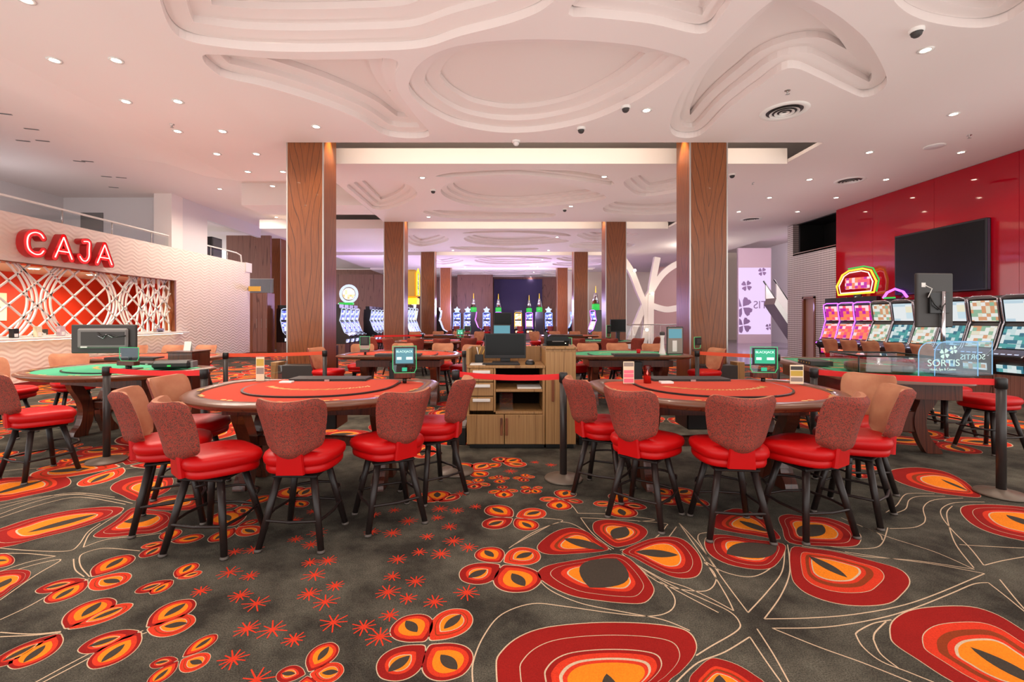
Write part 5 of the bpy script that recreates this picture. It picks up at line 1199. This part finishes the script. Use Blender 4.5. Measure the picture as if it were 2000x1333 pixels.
for i, (px, py, s_, lab) in enumerate(((1532, 217, .26, 'large round air vent in the nearest bay by red wall side'), (1660, 355, .24, 'round air vent in the flat ceiling beside the red wall'), (1467, 430, .24, 'far round air vent in the flat ceiling near the wooden column'), (970, 362, .22, 'round air vent in the petal of the second bay'), (660, 213, .24, 'faint round air vent in the nearest bay, cashier side'))):
    x, y = ce(px, py); zz = HC+(.03 if px > 1600 or px == 1467 else 0); 
    zz = ceil_z(x, y)
    o = empty('air_vent', (x, y, zz), 0, lab, 'air vent')
    MBm('white').lathe([(s_*1.35, 0), (s_*1.3, -.015), (s_*1.05, -.02), (s_, -.005)], 32).build('vent_rim', o); MBm('dark_grey').lathe([(0, -.003), (s_*1.0, -.003)], 32).build('vent_throat', o)
    for r_ in (.82, .55, .28): MBm('white').lathe([(s_*r_, -.035), (s_*(r_-.16), -.02), (s_*(r_-.14), -.015), (s_*r_, -.03)], 28).build('vent_ring', o)
for i, (px, py, lab) in enumerate(((1790, 57, 'dome camera at the corner of nearest bay by red wall'), (1650, 165, 'dome camera beside the large round vent'), (1222, 208, 'dome camera beside the star bright downlight'), (1135, 250, 'dome camera at the front edge of the beam over the kiosk'), (762, 205, 'dome camera on the bright relief band, cashier side'), (1430, 340, 'dome camera just beyond the nearest column, red wall side'), (846, 371, 'small dome camera in the second bay, cashier side'), (1008, 275, 'pale dome camera on the beam edge at the middle'), (1103, 408, 'far dome camera in the second bay'))):
    x, y = ce(px, py); o = empty('dome_camera', (x, y, ceil_z(x, y)), 0, lab, 'camera', 'ceiling dome cameras'); MBm('white').lathe([(.075, 0), (.075, -.03), (.06, -.04)], 20).build('housing', o); MBm('dark_grey' if px != 1008 else 'white').lathe([(.055, -.04), (.05, -.07), (.03, -.09), (0, -.097)], 18).build('dome', o)
for i, (px, py) in enumerate(((1538, 170), (1893, 262), (336, 243), (1470, 355))):
    x, y = ce(px, py, HC+.05); o = empty('sprinkler_head', (x, y, HC+(.05 if x < -4.1 else .03 if x > 6.06 else 0)), 0, ['sprinkler head above the large round vent', 'sprinkler head on the flat ceiling by red wall', 'sprinkler head between the soffit downlights', 'sprinkler head on the flat ceiling near nearest column'][i], 'sprinkler', 'ceiling sprinklers'); MBm('steel').lathe([(.04, 0), (.035, -.01), (.012, -.015), (.01, -.05), (.03, -.055), (0, -.06)], 14).build('sprinkler_body', o)
o = empty('ceiling_speaker', (*ce(1825, 289), HC+.03), 0, 'flat round ceiling speaker by the red wall', 'speaker'); MBm('plaster_dim').lathe([(.16, 0), (.15, -.012), (0, -.014)], 28).build('grille', o); MBm('white').lathe([(.17, 0), (.17, -.01), (.15, -.012)], 28).build('rim', o)
for i, (px, py) in enumerate(((75, 222), (170, 252), (45, 275), (190, 275), (282, 315), (155, 315), (237, 347), (355, 345), (222, 366))):
    x, y = ce(px, py, UP); 
    if x > -9.5: x = -9.6-.2*i
    o = empty('slot_vent', (x, y, UP), radians(20), f'{ORD[i]} small dark slot in the dim ceiling above the gallery', 'vent', 'small slots in the gallery ceiling'); kb('slot_frame', o, 'mid_grey', -.12, .12, -.02, .02, -.01, 0, bev=0); kb('slot_gap', o, 'dark_grey', -.1, .1, -.012, .012, -.012, -.01, bev=0)

# ================================================================= LOBBY
o = empty('lobby_banner', (15.3, 28.0, .004), 0, 'tall backlit lilac panel with clovers and mirrored lettering', 'banner')
kb('frame', o, 'lilac', -1.02, 1.02, 0, .12, 0, 5.8); MBm('banner_glow').box(-.97, .97, -.02, 0, .55, 4.6).build('lit_panel', o); kb('top_box', o, 'lilac', -1.0, 1.0, -.03, 0, 4.6, 5.75)
mat('clover_mauve', rgb(150, 120, 165), 0.6)
def clov(cx, cz, r, par):
    mb = MBm('clover_mauve')
    for k in range(4):
        a = pi/4+k*pi/2+.15; ax = Vector((cos(a), sin(a))); nx = Vector((-ax.y, ax.x)); c = Vector((cx, cz))
        q = [c+ax*r*u+nx*r*v_ for u, v_ in ((.08, 0), (.55, .36), (.9, .44), (1.02, .18), (.92, 0), (1.02, -.18), (.9, -.44), (.55, -.36))]
        mb.af([mb.av((max(-.96, min(.96, p.x)), -.024, p.y)) for p in q])
    mb.build('clover_mark', par, fixn=False)
for cx, cz, r in ((.45, 4.35, .25), (-.5, 3.5, .32), (-.75, 2.2, .62), (-.7, 1.1, .48), (.85, 1.0, .2)): clov(cx, cz, r, o)
text('TIS', .66, 'clover_mauve', o, (.34, -.025, 2.32), (pi/2, 0, 0), sx=-1.0)
# escalator
E = empty('escalator', (15.6, 24.5, .004), 0, 'escalator with pale balustrades rising beyond the lobby banner', 'escalator')
kb('landing', E, 'steel', .3, 1.6, -1.0, 0, 0, .12); E.rotation_euler = (0, 0, 0)
for s_ in (0, 1):
    y_ = -.9+s_*.9
    MBm('white').prism([(-1.1, 2.5), (.5, .1), (.5, .75), (-1.1, 3.2)], y_, y_+.08, 'y').build('balustrade', E)
    MBm('black').tube([(-1.2, y_+.04, 3.4), (.4, y_+.04, 1.0), (.62, y_+.04, .85), (.7, y_+.04, .6), (.6, y_+.04, .3)], .04, 8).build('handrail', E)
MBm('steel').prism([(-1.1, 2.5), (.5, .1), (.2, .1), (-1.2, 2.2)], -.9, 0, 'y').build('step_belt', E)
E.location = (14.35, 23.2, .004)
# white branching structure
T_ = empty('branching_sculpture', (7.4, 23.5, -.03), 0, 'white branching tree shaped structure in the lobby', 'sculpture')
for nm, pts in (('trunk', [(-1.1, 0), (-.8, .8), (-.01, 2.62), (.64, 3.7), (1.42, 4.3), (2.4, 4.6)]), ('branch', [(-1.3, 4.6), (-.85, 3.9), (-.5, 3.0), (-.15, 2.1), (-.1, 1.2), (-.3, 0)]), ('branch', [(.15, 2.2), (.9, 2.0), (1.8, 2.1), (2.6, 1.9)]), ('branch', [(.1, 0), (.1, 1.5), (.15, 3.0), (.45, 4.65)])):
    P = smooth_path(pts, 6); L, R = stroke(P, .15); mb = MBm('plaster'); SK = globals().get('SK', 0)+1; dy = .012*SK
    mb.loops([[(l.x, -.12-dy, l.y), (l.x, .12-dy, l.y), (r.x, .12-dy, r.y), (r.x, -.12-dy, r.y)] for l, r in zip(L, R)], smooth=False, cap0=True, cap1=True).build(nm, T_)
mat('lobby_pink', rgb(190, 150, 145), 0.5)
struct(MBm('lobby_pink').box(9.0, 11.2, 27.5, 27.7, 0, 4.6), 'wall_lobby_glass', 'rosy framed wall behind the branching structure', 'wall')
o = empty('lobby_railing', (0, 0, .004), 0, 'thin metal railing in front of the branching structure', 'railing')
MBm('steel').cyl((5.0, 19.3, 1.25), (7.4, 19.3, 1.25), .02, n=8).build('handrail', o)
for i in range(7): MBm('steel').cyl((5.0+i*.4, 19.3, 0), (5.0+i*.4, 19.3, 1.25), .012, n=8).build('railing_post', o)
for i in range(6): MBm('clear').box(5.03+i*.4, 5.37+i*.4, 19.295, 19.305, .1, 1.2).build('glass_pane', o)
for i, (x, y, z) in enumerate(((7.42, 22.86, 2.75), (6.55, 22.86, 3.9), (7.15, 22.86, .95))):
    o = empty('lobby_spotlight', (x, y, z), 0, ['large lobby spotlight on the branching structure', 'small spotlight on the column side of branching structure', 'small floor spotlight below the branching structure'][i], 'spotlight', 'lobby spotlights'); MBm('lamp').lathe([(0, -.07), (.06, -.04), (.07, 0), (.06, .04), (0, .07)], 14).build('bulb', o); MBm('steel').cyl((0, .05, 0), (0, .47, 0), .015, n=6).build('bracket', o)
l = bpy.data.lights.new('lobby_lamp', 'POINT'); l.energy = 600; l.color = (1, .85, .95); l.shadow_soft_size = .4; lo = bpy.data.objects.new('lobby_lamp', l); COL.objects.link(lo); lo.location = (13.5, 22, 5.6)
l = bpy.data.lights.new('lobby_lamp', 'POINT'); l.energy = 120; l.color = (1, .92, .8); l.shadow_soft_size = .4; lo = bpy.data.objects.new('lobby_lamp', l); COL.objects.link(lo); lo.location = (8.5, 20.5, 4.2)
# gallery lamp
l = bpy.data.lights.new('gallery_lamp', 'POINT'); l.energy = 25; l.color = (.95, .93, 1); l.shadow_soft_size = .3; lo = bpy.data.objects.new('gallery_lamp', l); COL.objects.link(lo); lo.location = (-12.6, 11.5, 4.1)
# purple glow of the gaming floor
for x, y in ((-3, 28), (2, 28), (-7, 24)):
    l = bpy.data.lights.new('machine_glow', 'POINT'); l.energy = 420; l.color = (.62, .5, 1); l.shadow_soft_size = .5; lo = bpy.data.objects.new('machine_glow', l); COL.objects.link(lo); lo.location = (x, y, 2.2)

for i, (x, y) in enumerate(((-8.6, 14.0), (-8.6, 15.9), (-8.8, 17.9))): down(x, y, UP, f'{ORD[i]} downlight in the high ceiling washing the cashier wall end', 'downlights washing the cashier wall', 260, 160)
o = empty('wall_sign', (-10.36, 18.75, 2.62), 0, 'small wooden sign plate at the end of cashier wall', 'sign'); kb('sign_plate', o, 'gold', .0, .5, 0, .03, 0, .2); kb('sign_arm', o, 'steel', -.04, .02, 0, .03, .05, .15)
# pit podium and its screens behind the kiosk
o = empty('pit_podium', (0.02, 10.6, .003), 0, 'dark wooden podium behind the service desk', 'podium'); kb('body', o, 'table_wood', -.3, .3, -.25, .25, 0, .93); kb('top', o, 'rail_wood', -.33, .33, -.28, .28, .93, .96)
o = empty('laptop', (-.02, 10.5, .964), 0, 'open laptop with teal screen behind the service desk computer', 'laptop'); kb('keyboard_base', o, 'dark_grey', -.2, .2, -.14, .12, 0, .02); kb('lid', o, 'dark_grey', -.2, .2, .12, .14, .02, .40); MBm('screen_teal').box(-.185, .185, .117, .119, .04, .38).build('screen', o)
o = empty('service_monitor', (.0, 12.0, .003), 0, 'dark monitor on a stand beyond the teal laptop', 'monitor'); MBm('black').cyl((0, .03, 0), (0, .03, 1.4), .03, n=12).build('stand', o); kb('foot', o, 'black', -.2, .2, -.15, .2, 0, .02); kb('housing', o, 'black', -.24, .24, -.02, .03, 1.32, 1.66); MBm('black_gloss').box(-.22, .22, -.023, -.02, 1.35, 1.64).build('screen', o)
o = empty('table_monitor', (3.25, 13.0, TH+.015), 0, 'dark monitor on the third row green table before second column', 'monitor'); kb('housing', o, 'black', -.22, .22, -.02, .03, .24, .60); MBm('black_gloss').box(-.2, .2, -.023, -.02, .27, .58).build('screen', o); kb('stand', o, 'black', -.05, .05, -.02, .05, .0, .26); kb('foot', o, 'black', -.14, .14, -.08, .1, 0, .015)
display(2.95, 12.85, TH+.012, radians(25), .12, .34, 'tall green lit display beside the dark third row monitor', turned=True)
o = empty('framed_notice', (2.98, 7.98, TH+.013), radians(8), 'framed photo notice standing on second row green table', 'notice'); kb('frame', o, 'dark_grey', -.15, .15, -.01, .015, 0, .48); MBm('paper_grey').box(-.135, .135, -.013, -.01, .02, .46).build('picture', o); MBm('screen_teal').box(-.12, .12, -.015, -.0131, .28, .44).build('picture_sky', o); MBm('white').box(-.05, .03, -.0155, -.0131, .05, .24).build('picture_figure', o)
o = empty('candle_stick', (2.72, 7.86, TH+.013), 0, 'tall white candlestick beside the framed notice', 'candlestick'); MBm('white').lathe([(0, 0), (.06, 0), (.055, .03), (.035, .12), (.028, .28), (.04, .33), (.02, .36), (0, .37)], 18).build('stick', o); MBm('dark_grey').lathe([(.035, .33), (.045, .35), (.04, .39), (0, .40)], 14).build('cup', o)
o = empty('red_cup', (2.35, 7.98, TH+.013), 0, 'small red cup on second row green table', 'cup'); MBm('leather').lathe([(0, 0), (.03, 0), (.036, .09), (.03, .09), (.028, .01), (0, .01)], 16).build('cup_body', o); MBm('leather_dark').lathe([(0, .06), (.03, .06)], 14).build('drink', o)
